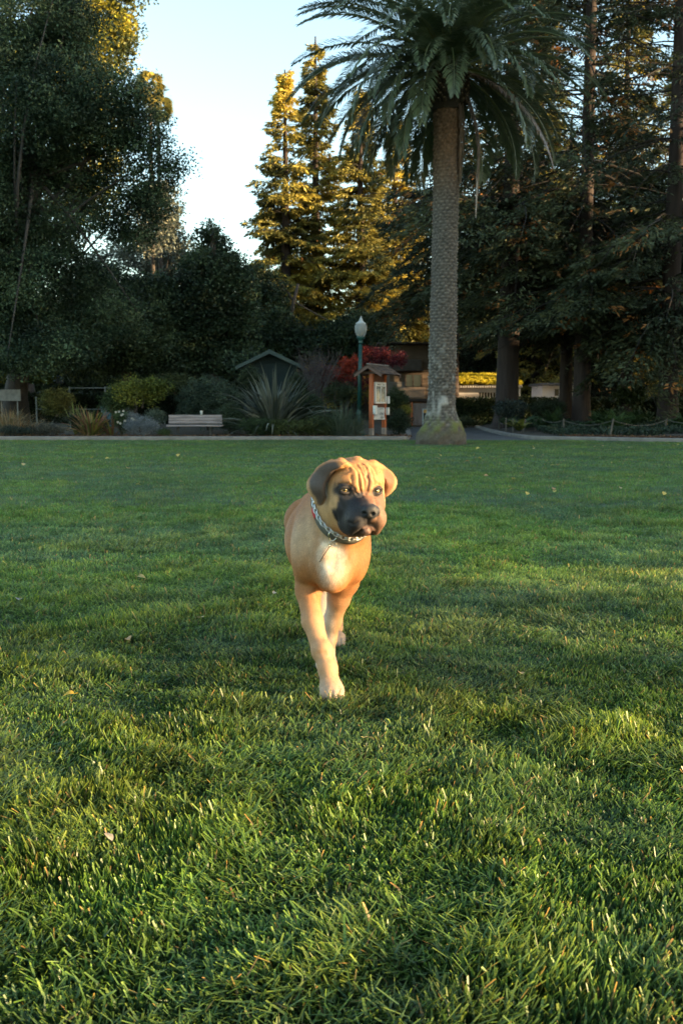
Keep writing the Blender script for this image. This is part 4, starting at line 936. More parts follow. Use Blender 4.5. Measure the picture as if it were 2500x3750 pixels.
straps('ornamental_grass', gb(1255, 29.35), 520, (.6, 1.25), (.010, .018), (45, 89), (10, 110), [(.055, .085, .055), (.075, .105, .065), (.09, .11, .075)], 'blue-green fine grass tussock left of the lamp post', 'ornamental grass', None, 108, .50)
straps('ornamental_grass', gb(1290, 28.95), 380, (.35, .65), (.010, .016), (5, 85), (20, 120), [(.075, .10, .07), (.11, .125, .09)], 'mop of grey-green grass spilling round the lamp post foot', 'ornamental grass', None, 109, .20)
straps('ornamental_grass', gb(1215, 29.6), 300, (.5, 1.0), (.010, .018), (45, 89), (10, 90), [(.045, .075, .04), (.06, .09, .045)], 'darker upright grass between the hedge and the blue-green tussock', 'ornamental grass', None, 110, .35)
shrub('shrub', 520, 1432, 31.5, 115, 62, YG, 'yellow-green leafy shrub behind the bench', seed=111, leaf=.075, dens=.5, cr=.17)
shrub('shrub', 430, 1470, 31.8, 70, 60, GRN, 'dark leafy shrub left of the yellow-green shrub', seed=112, leaf=.06)
shrub('shrub', 760, 1470, 31.5, 135, 105, [(.03, .05, .034), (.05, .075, .048), (.07, .095, .06)], 'large blue-green rounded shrub right behind the bench', seed=113, leaf=.055)
shrub('lavender_bush', 520, 1563, 29.2, 68, 38, [(.10, .12, .125), (.15, .17, .18), (.20, .22, .23)], 'silvery lavender mound left of the bench', seed=114, leaf=.05, aspect=.22, cat='lavender', droop=-.8)
shrub('lavender_bush', 478, 1540, 29.7, 34, 36, [(.12, .14, .14), (.18, .2, .21)], 'taller silvery tuft at the left end of the lavender mound', seed=115, leaf=.05, aspect=.22, cat='lavender', droop=-.8)
shrub('shrub', 570, 1530, 29.9, 40, 34, [(.05, .075, .05), (.08, .10, .07)], 'small grey-green bush touching the left end of the bench', seed=116, leaf=.04)
shrub('shrub', 935, 1562, 29.2, 80, 36, GRN, 'low green bush at the kerb under the left side of the flax', seed=117, leaf=.045)
shrub('shrub', 1060, 1565, 29.1, 85, 36, [(.035, .05, .018), (.06, .08, .025), (.09, .09, .03)], 'low olive bush at the kerb under the right side of the flax', seed=118, leaf=.045)
shrub('shrub', 1165, 1560, 29.2, 70, 40, [(.04, .06, .02), (.07, .085, .03)], 'low bush between the olive bush and the blue-green grass', seed=119, leaf=.045)
shrub('shrub', 1460, 1546, 30.9, 48, 52, [(.020, .036, .020), (.034, .052, .028)], 'dense dark round bush right of the notice board', seed=120, leaf=.045)
shrub('shrub', 1445, 1470, 31.6, 50, 55, [(.025, .04, .018), (.04, .06, .02)], 'dark bush rising behind the notice board', seed=121, leaf=.05)
shrub('shrub', 1480, 1500, 31.5, 26, 22, [(.10, .12, .02), (.20, .17, .03)], 'small yellow-tipped bush above the dark round one', seed=122, leaf=.05, cr=.08)
shrub('shrub', 205, 1470, 33.0, 75, 55, [(.05, .06, .018), (.07, .085, .025), (.12, .11, .03)], 'brownish green bush behind the metal railing', seed=123, leaf=.06)
shrub('shrub', 60, 1578, 28.95, 75, 18, [(.02, .032, .026), (.035, .05, .036)], 'low dark mat of leaves along the kerb at the far left', seed=124, leaf=.035, stem=False)
shrub('shrub', 190, 1572, 29.0, 60, 20, [(.05, .055, .045), (.08, .08, .06)], 'low grey-brown bush at the kerb left of the striped clump', seed=125, leaf=.035, stem=False)
shrub('shrub', 600, 1585, 29.0, 24, 12, GRN, 'tiny green plant under the left end of the bench', seed=126, leaf=.03, stem=False)
shrub('shrub', 845, 1530, 30.2, 55, 60, [(.03, .05, .03), (.045, .068, .036)], 'green bush between the bench and the flax', seed=127, leaf=.05)
shrub('shrub', 330, 1545, 30.5, 90, 45, [(.02, .03, .015), (.035, .045, .02)], 'dark bush behind the striped strap clump', seed=128, leaf=.05)
shrub('shrub', 640, 1405, 34.5, 90, 40, [(.03, .045, .02), (.05, .065, .025)], 'arching green shrub further back behind the bench', seed=129, leaf=.07)
shrub('shrub', 1120, 1490, 31.0, 75, 60, [(.03, .05, .026), (.045, .068, .03)], 'dark green bush right of the flax', seed=130, leaf=.05)
shrub('shrub', 1240, 1440, 32.0, 60, 45, [(.03, .045, .02), (.05, .06, .025)], 'green bush under the red maple', seed=131, leaf=.05)
shrub('shrub', 915, 1400, 33.2, 48, 62, [(.02, .035, .018), (.035, .052, .026)], 'dark bush against the left corner of the green shed', seed=133, leaf=.06)
shrub('shrub', 1100, 1415, 33.0, 42, 55, [(.025, .04, .02), (.045, .062, .03)], 'dark bush against the right corner of the green shed', seed=134, leaf=.06)
# white roses
rb = shrub('rose_bush', 445, 1545, 29.5, 28, 46, GRN, 'sparse rose bush with small white blooms beside the lavender', seed=132, leaf=.045, cat='rose', dens=.5)
rg = np.random.default_rng(6)
for k, (px, py) in enumerate(((437, 1507), (446, 1520), (450, 1517), (433, 1546), (442, 1550), (459, 1541), (484, 1532), (425, 1509), (490, 1536), (453, 1505))):
    c = at(px, py, 29.15); m = MB()
    for a in range(9):
        an = a * 2.4; d = np.array([math.cos(an), -.7, math.sin(an)]); d /= np.linalg.norm(d); s = np.cross(d, [0, 1, 0]); s /= np.linalg.norm(s) + 1e-6
        m.quad(c, c + d * .028 + s * .02, c + d * .045, c + d * .028 - s * .02)
    m.build('bloom', mat('petal', (.42, .40, .34), .6, trans=.2, attr=False), rb)
# red maple with bare branches beside it
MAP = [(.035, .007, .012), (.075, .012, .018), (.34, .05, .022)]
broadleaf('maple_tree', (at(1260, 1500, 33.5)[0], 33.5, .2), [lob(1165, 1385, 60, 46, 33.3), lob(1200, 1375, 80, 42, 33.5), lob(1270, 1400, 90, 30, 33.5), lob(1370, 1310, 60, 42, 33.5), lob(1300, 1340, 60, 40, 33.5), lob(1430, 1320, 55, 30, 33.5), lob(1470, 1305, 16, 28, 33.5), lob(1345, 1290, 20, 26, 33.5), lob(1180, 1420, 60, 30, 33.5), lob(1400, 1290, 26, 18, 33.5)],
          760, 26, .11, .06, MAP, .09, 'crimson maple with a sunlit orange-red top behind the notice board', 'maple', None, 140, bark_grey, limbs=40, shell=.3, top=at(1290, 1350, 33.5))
rg = np.random.default_rng(12); b = MB(); c0 = np.array([at(1155, 1500, 32.8)[0], 32.8, .2])
for k in range(70):
    e = at(rg.uniform(1085, 1250), rg.uniform(1285, 1370), 32.8 + rg.uniform(-.5, .5)); s = c0 + np.array([rg.normal(0, .12), 0, rg.uniform(.3, 1.0)]); q = np.linspace(0, 1, 6)[:, None]
    P = s + (e - s) * q + np.array([0, 0, .2]) * np.sin(q * 3.14) + rg.normal(0, .03, (6, 3)) * q; b.tube(P, np.linspace(.014, .003, 6), 4, cap=False)
    for j in range(5):
        a = P[3 + j % 3]; b.tube([a, a + rg.normal(0, .10, 3), a + rg.normal(0, .10, 3) + np.array([0, 0, .22])], [.005, .002, .002], 3, cap=False)
b.tube([c0, c0 + np.array([0, 0, .9])], [.05, .035], 7)
tag(b.build('bare_shrub', mat('pale_twig', (.07, .06, .06), .9, attr=False), None, base=c0), 'leafless pale grey twiggy bush right of the shed roof', 'shrub')

# ferns of the right bed
def fern(x, Y, n, L, cols, label, seed):
    rg = np.random.default_rng(seed); z = float(bedz(Y - 29)) + .05; base = np.array([x, Y, z]); b = MB(); cols = np.array(cols)
    for k in range(n):
        a = rg.uniform(0, 6.28); e = rg.uniform(.7, 1.45); l = rg.uniform(*L); dr = rg.uniform(.5, 1.5); P = [base.copy()]; seg = 8
        for j in range(seg):
            ee = e - dr * ((j + .5) / seg) ** 1.5; P.append(P[-1] + l / seg * np.array([math.cos(a) * math.cos(ee), math.sin(a) * math.cos(ee), math.sin(ee)]))
        P = np.array(P); c = cols[rg.integers(len(cols))] * rg.uniform(.7, 1.3); b.tube(P, .006, 3, c, cap=False)
        nl = 18; ts = np.linspace(.08, .98, nl); i0 = np.clip((ts * seg).astype(int), 0, seg - 1); f = (ts * seg - i0)[:, None]; p = P[i0] * (1 - f) + P[i0 + 1] * f; T = P[i0 + 1] - P[i0]; T /= np.linalg.norm(T, axis=1)[:, None]
        sd = np.array([-math.sin(a), math.cos(a), 0]); w = (.13 * np.sin(np.clip(ts * .9 + .12, 0, 1) * math.pi) + .015)[:, None]
        for sg in (-1, 1):
            tip = p + (sd * sg + T * .5 + np.array([0, 0, -.15])) * w; V = np.stack([p, (p + tip) / 2 + T * .018, tip, (p + tip) / 2 - T * .018], 1).reshape(-1, 3); q = np.arange(nl) * 4; b.add(V, np.column_stack([q, q + 1, q + 2, q + 3]), c)
    tag(b.build('sword_fern', leafmat(), None, base=base), label, 'fern', 'ferns under the redwoods')
FG, FY = [(.030, .055, .022), (.045, .08, .028)], [(.12, .14, .03), (.16, .15, .04), (.06, .08, .03)]
for i, (px, Y, n, L, cc_, lab) in enumerate(((1900, 32.4, 16, (.35, .6), FY, 'yellowing fern by the leaning post of the rope fence'), (1930, 34.5, 18, (.5, .8), FG, 'green fern just behind the yellowing one'), (1985, 33.5, 14, (.4, .6), FG, 'small fern left of the tall redwood trunk'),
        (2025, 36, 20, (.6, .9), FG, 'fern against the left foot of the tall redwood trunk'), (2200, 33, 22, (.6, .95), FG, 'fern to the right of the tall redwood trunk'), (2250, 32.2, 26, (.7, 1.0), [(.04, .075, .022), (.06, .10, .03)], 'largest bright green fern by the rope between the trunks'),
        (2310, 33.6, 24, (.6, .9), FG, 'fern midway between the two big trunks'), (2350, 35, 18, (.5, .8), FG, 'fern set back beside the rightmost trunk'), (2220, 35.5, 20, (.6, .9), FG, 'fern in the second row behind the largest fern'),
        (2300, 36, 22, (.6, 1.0), FG, 'fern furthest back below the lit shrub'), (2480, 33, 20, (.5, .8), FG, 'fern at the right edge of the view'), (1860, 35, 16, (.4, .6), FG, 'fern at the foot of the thick black trunk'), (2140, 33.0, 12, (.3, .5), FG, 'low fern in front of the tall redwood trunk'))):
    fern(at(px, 1550, Y)[0], Y, n, L, cc_, lab, 200 + i)
shrub('shrub', 1870, 1500, 36, 58, 42, [(.025, .035, .03), (.045, .06, .048)], 'dark glossy bush at the bend of the kerb by the thick black trunk', seed=150, leaf=.08)
shrub('shrub', 2010, 1500, 38, 70, 40, [(.02, .03, .018), (.032, .045, .024)], 'dark bush left of the tall redwood trunk', seed=151, leaf=.07)
shrub('shrub', 2310, 1450, 43, 70, 50, [(.03, .05, .02), (.06, .085, .03), (.08, .10, .04)], 'leafy green shrub behind the ferns between the trunks', seed=152, leaf=.08)
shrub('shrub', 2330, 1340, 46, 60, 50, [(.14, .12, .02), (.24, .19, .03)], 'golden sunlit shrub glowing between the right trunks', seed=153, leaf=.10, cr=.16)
shrub('shrub', 1690, 1545, 42, 55, 18, [(.05, .065, .03), (.09, .10, .05)], 'scruffy pale weeds along the foot of the clipped hedge', seed=154, leaf=.05, stem=False)
# ivy and low cover of the right bed: nobody could count it
rg = np.random.default_rng(31); n = 42000; x = rg.uniform(5.5, 15, n); Y = rg.uniform(28.6, 42, n); d = Y - 28.6
kx = np.interp(x, kerbR[::-1, 0] if kerbR[0, 0] > kerbR[-1, 0] else kerbR[:, 0], kerbR[::-1, 1] if kerbR[0, 0] > kerbR[-1, 0] else kerbR[:, 1])
ok = (Y > kx + .35) & (rg.random(n) < np.clip((Y - kx) / 1.5, .15, 1)) & (noise(np.column_stack([x, Y]), .9, 4) > .3); x, Y = x[ok], Y[ok]
P = np.column_stack([x, Y, bedz(Y - kx[ok]) + .03 + rg.random(len(x)) * .14]); V, F = cards(P, rg.normal(0, 1, P.shape), .085, .07, rg, .8)
tag(mesh_np('ivy', V, [F], leafmat(), np.repeat(leafcol(P, [(.018, .03, .018), (.03, .048, .028), (.05, .07, .04)], rg, 1.5), 4, 0)), 'dark ivy carpeting the soil under the redwoods', 'ivy', kind='stuff')
# dead leaves lying in the bed and by the kerb
n = 5000; x = rg.uniform(-11, 2, n); Y = 28.55 + rg.random(n) ** 2 * 1.6; P = np.column_stack([x, Y, np.full(n, .108)]); x2 = rg.uniform(6, 13, n); k2 = np.interp(x2, kerbR[::-1, 0], kerbR[::-1, 1])
P = np.vstack([P, np.column_stack([x2, k2 + .25 + rg.random(n) ** 1.5 * 1.6, np.full(n, .12)])]); V, F = cards(P, rg.normal(0, 1, P.shape) * np.array([1, 1, .3]), .06, .04, rg, 1.5)
tag(mesh_np('leaf_litter', V, [F], leafmat(), np.repeat(leafcol(P, [(.07, .035, .02), (.13, .065, .035), (.20, .12, .06)], rg, 3), 4, 0)), 'brown fallen leaves strewn along the kerbs', 'leaf litter', kind='stuff')

# fallen leaves on the lawn
def fallen(px, py, size, col, label, k, group=None):
    rg = np.random.default_rng(500 + k); g_ = gnd(px, py, .032 if py > 1900 else .03); a = rg.uniform(0, 6.28); m = MB(); n = 9
    u = np.array([math.cos(a), math.sin(a), rg.uniform(-.2, .5)]); v = np.array([-math.sin(a), math.cos(a), rg.uniform(-.1, .5)])
    T = np.linspace(0, 1, n); w = np.sin(T * math.pi) ** .7 * .42 * size
    L_ = [g_ + u * (t - .5) * size + np.array([0, 0, .1 * size * math.sin(t * 3.1)]) for t in T]
    V = [p - v * ww + np.array([0, 0, ww * .3]) for p, ww in zip(L_, w)] + L_ + [p + v * ww + np.array([0, 0, ww * .3]) for p, ww in zip(L_, w)]
    q = np.arange(n - 1); F = np.concatenate([np.column_stack([q + s * n, q + 1 + s * n, q + 1 + (s + 1) * n, q + (s + 1) * n]) for s in (0, 1)])
    m.add(V, F, col); s0 = L_[-1]; m.tube([s0, s0 + u * size * .3], size * .025, 4, col)
    tag(m.build('fallen_leaf', mat('dry_leaf', (1, 1, 1), .6, vary=.25, vscale=60, trans=.25), None, base=g_), label, 'leaf', group)
for k, (px, py, s, c, l) in enumerate(((1352, 2706, .030, (.50, .40, .16), 'round pale yellow leaf in the grass below and right of the dog'), (252, 2545, .035, (.60, .36, .03), 'orange-yellow curled leaf in the grass at the left'), (1005, 2172, .022, (.55, .45, .36), 'small whitish leaf just left of the dog\'s elbow'),
        (1443, 2008, .030, (.36, .24, .16), 'tan leaf in the grass just right of the dog\'s chest'), (518, 2115, .045, (.30, .26, .10), 'olive-tan leaf left of the dog at mid lawn'), (735, 2262, .035, (.33, .27, .13), 'straw-coloured leaf left of the dog\'s forelegs'), (70, 2195, .035, (.35, .30, .30), 'pale grey leaf near the left edge of the lawn'),
        (1905, 2465, .03, (.28, .22, .10), 'brownish leaf right of the dog\'s front paw'), (470, 2340, .030, (.35, .22, .10), 'reddish tan leaf in the grass at lower left of the dog'), (400, 3065, .022, (.24, .21, .17), 'pale grey crumpled leaf low in the foreground'))):
    fallen(px, py, s, c, l, k)
rl = random.Random(9)
for k in range(46):
    px, py = rl.uniform(1560, 2480), 1622 + rl.random() ** 1.5 * 190
    if k > 34: px, py = rl.uniform(60, 1000), rl.uniform(1650, 1860)
    fallen(px, py, rl.uniform(.05, .09) * (1 if py < 1720 else .7), rl.choice([(.55, .42, .10), (.45, .36, .16), (.42, .24, .10)]), 'small yellow fallen leaf scattered on the far part of the lawn', 40 + k, 'yellow leaves scattered on the far lawn')
# ------------------------------------------------------------------ the dog
class Field:
    """signed distance field on a grid: limbs and masses melted together, then skinned as one surface"""
    def __init__(s, lo, hi, h):
        s.lo = np.array(lo, float); s.h = h
        s.n = np.ceil((np.array(hi) - s.lo) / h).astype(int) + 1
        s.F = np.full(s.n, .2, np.float32)
    def win(s, lo, hi):
        a = np.clip(np.floor((np.array(lo) - s.lo) / s.h).astype(int), 0, s.n - 1)
        b = np.clip(np.ceil((np.array(hi) - s.lo) / s.h).astype(int) + 1, 1, s.n)
        sl = tuple(slice(i, j) for i, j in zip(a, b))
        g = [(np.arange(i, j) * s.h + s.lo[k]).astype(np.float32) for k, (i, j) in enumerate(zip(a, b))]
        return sl, g[0][:, None, None], g[1][None, :, None], g[2][None, None, :]
    def blend(s, sl, d, k, cut=False):
        F = s.F[sl]
        if cut:
            h = np.clip(.5 - .5 * (F + d) / k, 0, 1); s.F[sl] = F * (1 - h) - d * h + k * h * (1 - h)
        else:
            h = np.clip(.5 + .5 * (F - d) / k, 0, 1); s.F[sl] = F * (1 - h) + d * h - k * h * (1 - h)
    def ell(s, c, r, k=.02, R=None, cut=False):
        c = np.array(c, float); r = np.array(r, float); m = max(r) + k + .01
        sl, X, Y, Z = s.win(c - m, c + m)
        x, y, z = X - c[0], Y - c[1], Z - c[2]
        if R is None: a, b, e = x, y, z
        else: a, b, e = [x * R[i][0] + y * R[i][1] + z * R[i][2] for i in range(3)]
        k0 = np.sqrt((a / r[0]) ** 2 + (b / r[1]) ** 2 + (e / r[2]) ** 2)
        k1 = np.sqrt((a / r[0] ** 2) ** 2 + (b / r[1] ** 2) ** 2 + (e / r[2] ** 2) ** 2) + 1e-6
        s.blend(sl, k0 * (k0 - 1) / k1, k, cut)
    def cap(s, a, b, ra, rb, k=.015, cut=False, sx=1.0):
        a, b = np.array(a, float), np.array(b, float); m = max(ra, rb) * max(1, 1 / sx) + k + .01
        sl, X, Y, Z = s.win(np.minimum(a, b) - m, np.maximum(a, b) + m)
        ba = b - a
        t = np.clip(((X - a[0]) * ba[0] + (Y - a[1]) * ba[1] + (Z - a[2]) * ba[2]) / (ba @ ba), 0, 1)
        d = np.sqrt(((X - a[0] - t * ba[0]) * sx) ** 2 + (Y - a[1] - t * ba[1]) ** 2 + (Z - a[2] - t * ba[2]) ** 2) - (ra + (rb - ra) * t)
        s.blend(sl, d, k, cut)
    def chain(s, P, R, k=.015, **kw):
        for i in range(len(P) - 1): s.cap(P[i], P[i + 1], R[i], R[i + 1], k, **kw)
    def groove(s, P, amp, w):
        """carve (amp > 0) or raise (amp < 0) a soft line along P"""
        P = np.array(P, float); m = 3 * w
        sl, X, Y, Z = s.win(P.min(0) - m, P.max(0) + m)
        dd = None
        for i in range(len(P) - 1):
            a, ba = P[i], P[i + 1] - P[i]
            t = np.clip(((X - a[0]) * ba[0] + (Y - a[1]) * ba[1] + (Z - a[2]) * ba[2]) / (ba @ ba + 1e-12), 0, 1)
            d = (X - a[0] - t * ba[0]) ** 2 + (Y - a[1] - t * ba[1]) ** 2 + (Z - a[2] - t * ba[2]) ** 2
            dd = d if dd is None else np.minimum(dd, d)
        n = len(P)
        s.F[sl] += amp * np.exp(-dd / (w * w))
    def sample(s, p):
        q = (np.atleast_2d(p) - s.lo) / s.h
        q = np.clip(q, 0, s.n - 1.001); i = q.astype(int); f = q - i; r = 0
        for dx in (0, 1):
            for dy in (0, 1):
                for dz in (0, 1):
                    w = (f[:, 0] if dx else 1 - f[:, 0]) * (f[:, 1] if dy else 1 - f[:, 1]) * (f[:, 2] if dz else 1 - f[:, 2])
                    r = r + w * s.F[i[:, 0] + dx, i[:, 1] + dy, i[:, 2] + dz]
        return r
    def march(s, o, d, t0, t1):
        o, d = np.array(o, float), np.array(d, float); t = t0
        while t < t1:
            v = s.sample(o + d * t)[0]
            if v < .0004: return o + d * t
            t += min(max(v * .6, .0005), .006)
        return None
    def skin(s):
        F = s.F; I = F < 0
        c = np.zeros(np.array(F.shape) - 1, np.int8)
        for dx in (0, 1):
            for dy in (0, 1):
                for dz in (0, 1):
                    c += I[dx:F.shape[0] - 1 + dx, dy:F.shape[1] - 1 + dy, dz:F.shape[2] - 1 + dz]
        ix, iy, iz = np.nonzero((c > 0) & (c < 8)); idm = np.full(c.shape, -1, np.int32)
        idm[ix, iy, iz] = np.arange(len(ix)); acc = np.zeros((len(ix), 3)); cnt = np.zeros(len(ix))
        cs = [(0, 0, 0), (1, 0, 0), (0, 1, 0), (0, 0, 1), (1, 1, 0), (1, 0, 1), (0, 1, 1), (1, 1, 1)]
        for a in cs:
            for ax in range(3):
                if a[ax]: continue
                b = list(a); b[ax] = 1
                f0 = F[ix + a[0], iy + a[1], iz + a[2]]; f1 = F[ix + b[0], iy + b[1], iz + b[2]]
                m = (f0 < 0) != (f1 < 0); t = np.where(m, f0 / np.where(m, f0 - f1, 1), 0)
                p = np.tile(np.array(a, float), (len(ix), 1)); p[:, ax] += t
                acc[m] += p[m]; cnt += m
        V = (acc / cnt[:, None] + np.column_stack([ix, iy, iz])) * s.h + s.lo
        Q = []
        for ax in range(3):
            u, v = [(1, 2), (2, 0), (0, 1)][ax]
            A = np.take(I, range(0, I.shape[ax] - 1), ax); B = np.take(I, range(1, I.shape[ax]), ax)
            e = np.array(np.nonzero(A != B)).T
            e = e[(e[:, u] > 0) & (e[:, v] > 0) & (e[:, u] < c.shape[u]) & (e[:, v] < c.shape[v])]
            flip = A[e[:, 0], e[:, 1], e[:, 2]]
            def cell(du, dv):
                q = e.copy(); q[:, u] -= du; q[:, v] -= dv; return idm[q[:, 0], q[:, 1], q[:, 2]]
            q = np.column_stack([cell(0, 0), cell(1, 0), cell(1, 1), cell(0, 1)])
            q[~flip] = q[~flip][:, ::-1]
            Q.append(q)
        return V, np.concatenate(Q)

def poly_sd(U, Vv, P):
    """signed distance to a closed 2-D outline"""
    d = np.full(U.shape, 1e9, np.float32); ins = np.zeros(U.shape, bool); n = len(P)
    for i in range(n):
        a, b = P[i], P[(i + 1) % n]; e = b - a
        w0, w1 = U - a[0], Vv - a[1]
        t = np.clip((w0 * e[0] + w1 * e[1]) / (e @ e), 0, 1)
        d = np.minimum(d, (w0 - t * e[0]) ** 2 + (w1 - t * e[1]) ** 2)
        c = ((a[1] <= Vv) & (b[1] > Vv)) | ((b[1] <= Vv) & (a[1] > Vv))
        xx = a[0] + (Vv - a[1]) / (e[1] if abs(e[1]) > 1e-9 else 1e-9) * e[0]
        ins ^= c & (U < xx)
    d = np.sqrt(d); return np.where(ins, -d, d)

def c6(x, y): return 950 + x * .38265, 1620 + y * .38265       # reading of the head in close-up
DY, DQ = math.radians(20), math.radians(7)
HX = np.array([math.cos(DY), math.sin(DY), 0])
HF = np.array([math.sin(DY) * math.cos(DQ), -math.cos(DY) * math.cos(DQ), -math.sin(DQ)])
HU = np.cross(HX, -HF); HU = -HU if HU[2] < 0 else HU
HE = at(1325, 1797, 2.93)
HR = np.array([HX, HF, HU])
def hl(x, y, z): return HE + x * HX + y * HF + z * HU

def build_dog():
    D = Field((-.27, 2.74, -.004), (.20, 4.10, .79), .0025)
    # trunk
    D.ell((-.034, 3.22, .455), (.116, .16, .150), .03)                 # chest
    D.ell((-.070, 3.45, .445), (.126, .24, .148), .04)                 # ribs
    D.ell((-.066, 3.70, .432), (.092, .16, .134), .05)                 # rump
    D.ell((-.072, 3.58, .435), (.110, .20, .138), .05)
    D.ell((-.030, 3.10, .455), (.080, .065, .105), .04)                # fore chest
    D.ell((-.028, 3.085, .375), (.046, .050, .050), .03)               # breast bone
    D.ell((-.110, 3.17, .45), (.050, .085, .115), .035)                # shoulders
    D.ell((.043, 3.20, .45), (.046, .085, .11), .035)
    D.cap((-.062, 3.60, .325), (-.056, 3.50, .285), .026, .016, .03)
    # neck
    D.cap((-.035, 3.26, .54), (.010, 3.06, .612), .112, .088, .04)
    D.cap((-.02, 3.16, .50), (.022, 3.03, .575), .088, .068, .04)
    # foreleg in front
    P = [(-.103, 3.20, .41), (-.107, 3.175, .312), (-.092, 3.115, .225), (-.062, 3.06, .142), (-.043, 3.03, .096), (-.035, 3.005, .05)]
    D.chain(P, [.053, .0385, .0310, .0275, .0275, .0300], .018)
    D.ell((-.058, 3.05, .148), (.0275, .026, .028), .018)
    D.ell((-.029, 2.992, .034), (.037, .05, .031), .018)
    for i, (tx, ty) in enumerate(((-.055, 2.968), (-.038, 2.953), (-.020, 2.953), (-.003, 2.968))):
        D.ell((tx, ty, .027), (.0125, .024, .023), .007)
    # trailing foreleg
    P = [(.024, 3.235, .41), (.009, 3.255, .33), (-.009, 3.27, .27), (-.031, 3.305, .185), (-.043, 3.33, .12), (-.050, 3.35, .07), (-.051, 3.34, .04)]
    D.chain(P, [.055, .046, .0350, .0285, .0245, .024, .027], .018)
    D.ell((-.051, 3.325, .032), (.036, .046, .03), .015)
    # hind legs: thigh, knee, hock, paw
    for hx, dy, px_ in ((-.034, 0.0, -.020), (-.125, .24, -.085)):
        hip = (hx, 3.74 + dy * .1, .47); knee = (hx + (.012 if hx > -.1 else .02), 3.66 + dy * .45, .335)
        hock = (px_ - .004, 3.86 + dy * .75, .165); past = (px_, 3.77 + dy, .06); paw = (px_, 3.70 + dy, .032)
        D.cap(hip, knee, .092, .062, .03); D.cap(knee, hock, .055, .027, .02); D.cap(hock, past, .027, .026, .012)
        D.ell(paw, (.036, .052, .03), .015)
        for q in (-.024, -.008, .008, .024): D.ell((paw[0] + q, paw[1] - .043, .024), (.011, .02, .02), .006)
    D.chain([(-.125, 3.84, .54), (-.15, 3.93, .47), (-.16, 3.97, .36), (-.16, 3.98, .26)], [.030, .022, .015, .008], .015)   # tail
    # head
    D.ell(hl(0, -.070, .012), (.086, .088, .074), .02, HR)
    D.ell(hl(0, -.022, .026), (.070, .042, .052), .025, HR)
    for s in (-1, 1):
        D.ell(hl(s * .044, -.042, -.048), (.043, .060, .060), .025, HR)      # cheeks
        D.ell(hl(s * .043, -.012, .022), (.024, .022, .017), .015, HR)       # brows
    D.ell(hl(0, .022, -.048), (.046, .060, .036), .022, HR)                  # muzzle
    D.ell(hl(0, .050, -.052), (.040, .034, .032), .015, HR)
    for s in (-1, 1):
        D.ell(hl(s * .033, .040, -.074), (.028, .040, .036), .012, HR)       # upper lips
        D.ell(hl(s * .039, .020, -.098), (.0175, .034, .032), .012, HR)      # hanging flews
        D.ell(hl(s * .045, -.012, -.088), (.018, .034, .032), .015, HR)
    D.ell(hl(0, .024, -.098), (.034, .040, .024), .010, HR)                  # chin
    D.ell(hl(0, .052, -.104), (.022, .016, .0155), .008, HR)
    D.ell(hl(0, -.03, -.105), (.05, .06, .04), .03, HR)                      # throat skin
    D.ell(hl(0, .082, -.045), (.0265, .0135, .0195), .007, HR)               # nose
    D.ell(hl(0, .078, -.035), (.020, .014, .010), .006, HR)
    D.ell(hl(0, -.052, .086), (.014, .016, .008), .010, HR)                  # tuft of loose skin on the crown
    # ears: thin bent flaps cut to the outline seen
    earL = [(835, 200), (790, 172), (700, 180), (640, 190), (560, 240), (500, 310), (470, 370), (475, 440), (500, 490), (538, 540), (548, 590), (575, 608),
            (600, 598), (628, 560), (650, 520), (655, 450), (662, 390), (690, 325), (740, 268), (805, 245)]
    earR = [(1020, 215), (1050, 190), (1090, 186), (1180, 228), (1258, 278), (1293, 338), (1293, 390), (1277, 440), (1242, 490), (1204, 532), (1190, 500),
            (1187, 430), (1165, 350), (1135, 290), (1100, 255)]
    for pts, Yin, Yout, inner, outer, bulge in ((earL, 2.905, 3.000, 830, 470, .016), (earR, 2.965, 3.03, 1030, 1293, .012)):
        P3 = []
        for (a, b) in pts:
            t = (a - inner) / (outer - inner); P3.append(at(*c6(a, b), Yin + (Yout - Yin) * max(t, 0) ** 1.1))
        P3 = np.array(P3); c = P3.mean(0); U_, S_, Vt = np.linalg.svd(P3 - c)
        e1, e2, nn = Vt
        if nn[1] > 0: nn = -nn
        P2 = np.column_stack([(P3 - c) @ e1, (P3 - c) @ e2])
        sl, X, Y, Z = D.win(P3.min(0) - .04, P3.max(0) + .04)
        X, Y, Z = np.broadcast_arrays(X - c[0], Y - c[1], Z - c[2])
        a = X * e1[0] + Y * e1[1] + Z * e1[2]; b = X * e2[0] + Y * e2[1] + Z * e2[2]; n = X * nn[0] + Y * nn[1] + Z * nn[2]
        sd = poly_sd(a, b, P2) + .004
        rr = (a / (np.abs(P2[:, 0]).max())) ** 2 + (b / np.abs(P2[:, 1]).max()) ** 2
        n0 = bulge * (1 - np.clip(rr, 0, 1.6)) + .003 * np.sin(a * 70 + b * 40)
        th = np.abs(n - n0) - .0035
        d = np.minimum(np.maximum(sd, th), 0) + np.sqrt(np.maximum(sd, 0) ** 2 + np.maximum(th, 0) ** 2) - .0035
        D.blend(sl, d.astype(np.float32), .009)
    D.chain([at(*c6(835, 225), 2.925), at(*c6(780, 200), 2.935), at(*c6(690, 215), 2.95), at(*c6(610, 260), 2.97)], [.010, .013, .012, .008], .012)
    D.chain([at(*c6(1035, 215), 2.965), at(*c6(1085, 208), 2.97), at(*c6(1160, 245), 2.985)], [.008, .009, .007], .012)
    # folds of skin, read off the face and laid on the surface
    O = np.array([0, 0, CAM_H])
    def hit(x, y):
        px, py = c6(x, y); q = at(px, py, 3.0) - O; q /= np.linalg.norm(q); return D.march(O, q, 2.6, 3.3)
    def line(pts): return [q for q in (hit(*p) for p in pts) if q is not None]
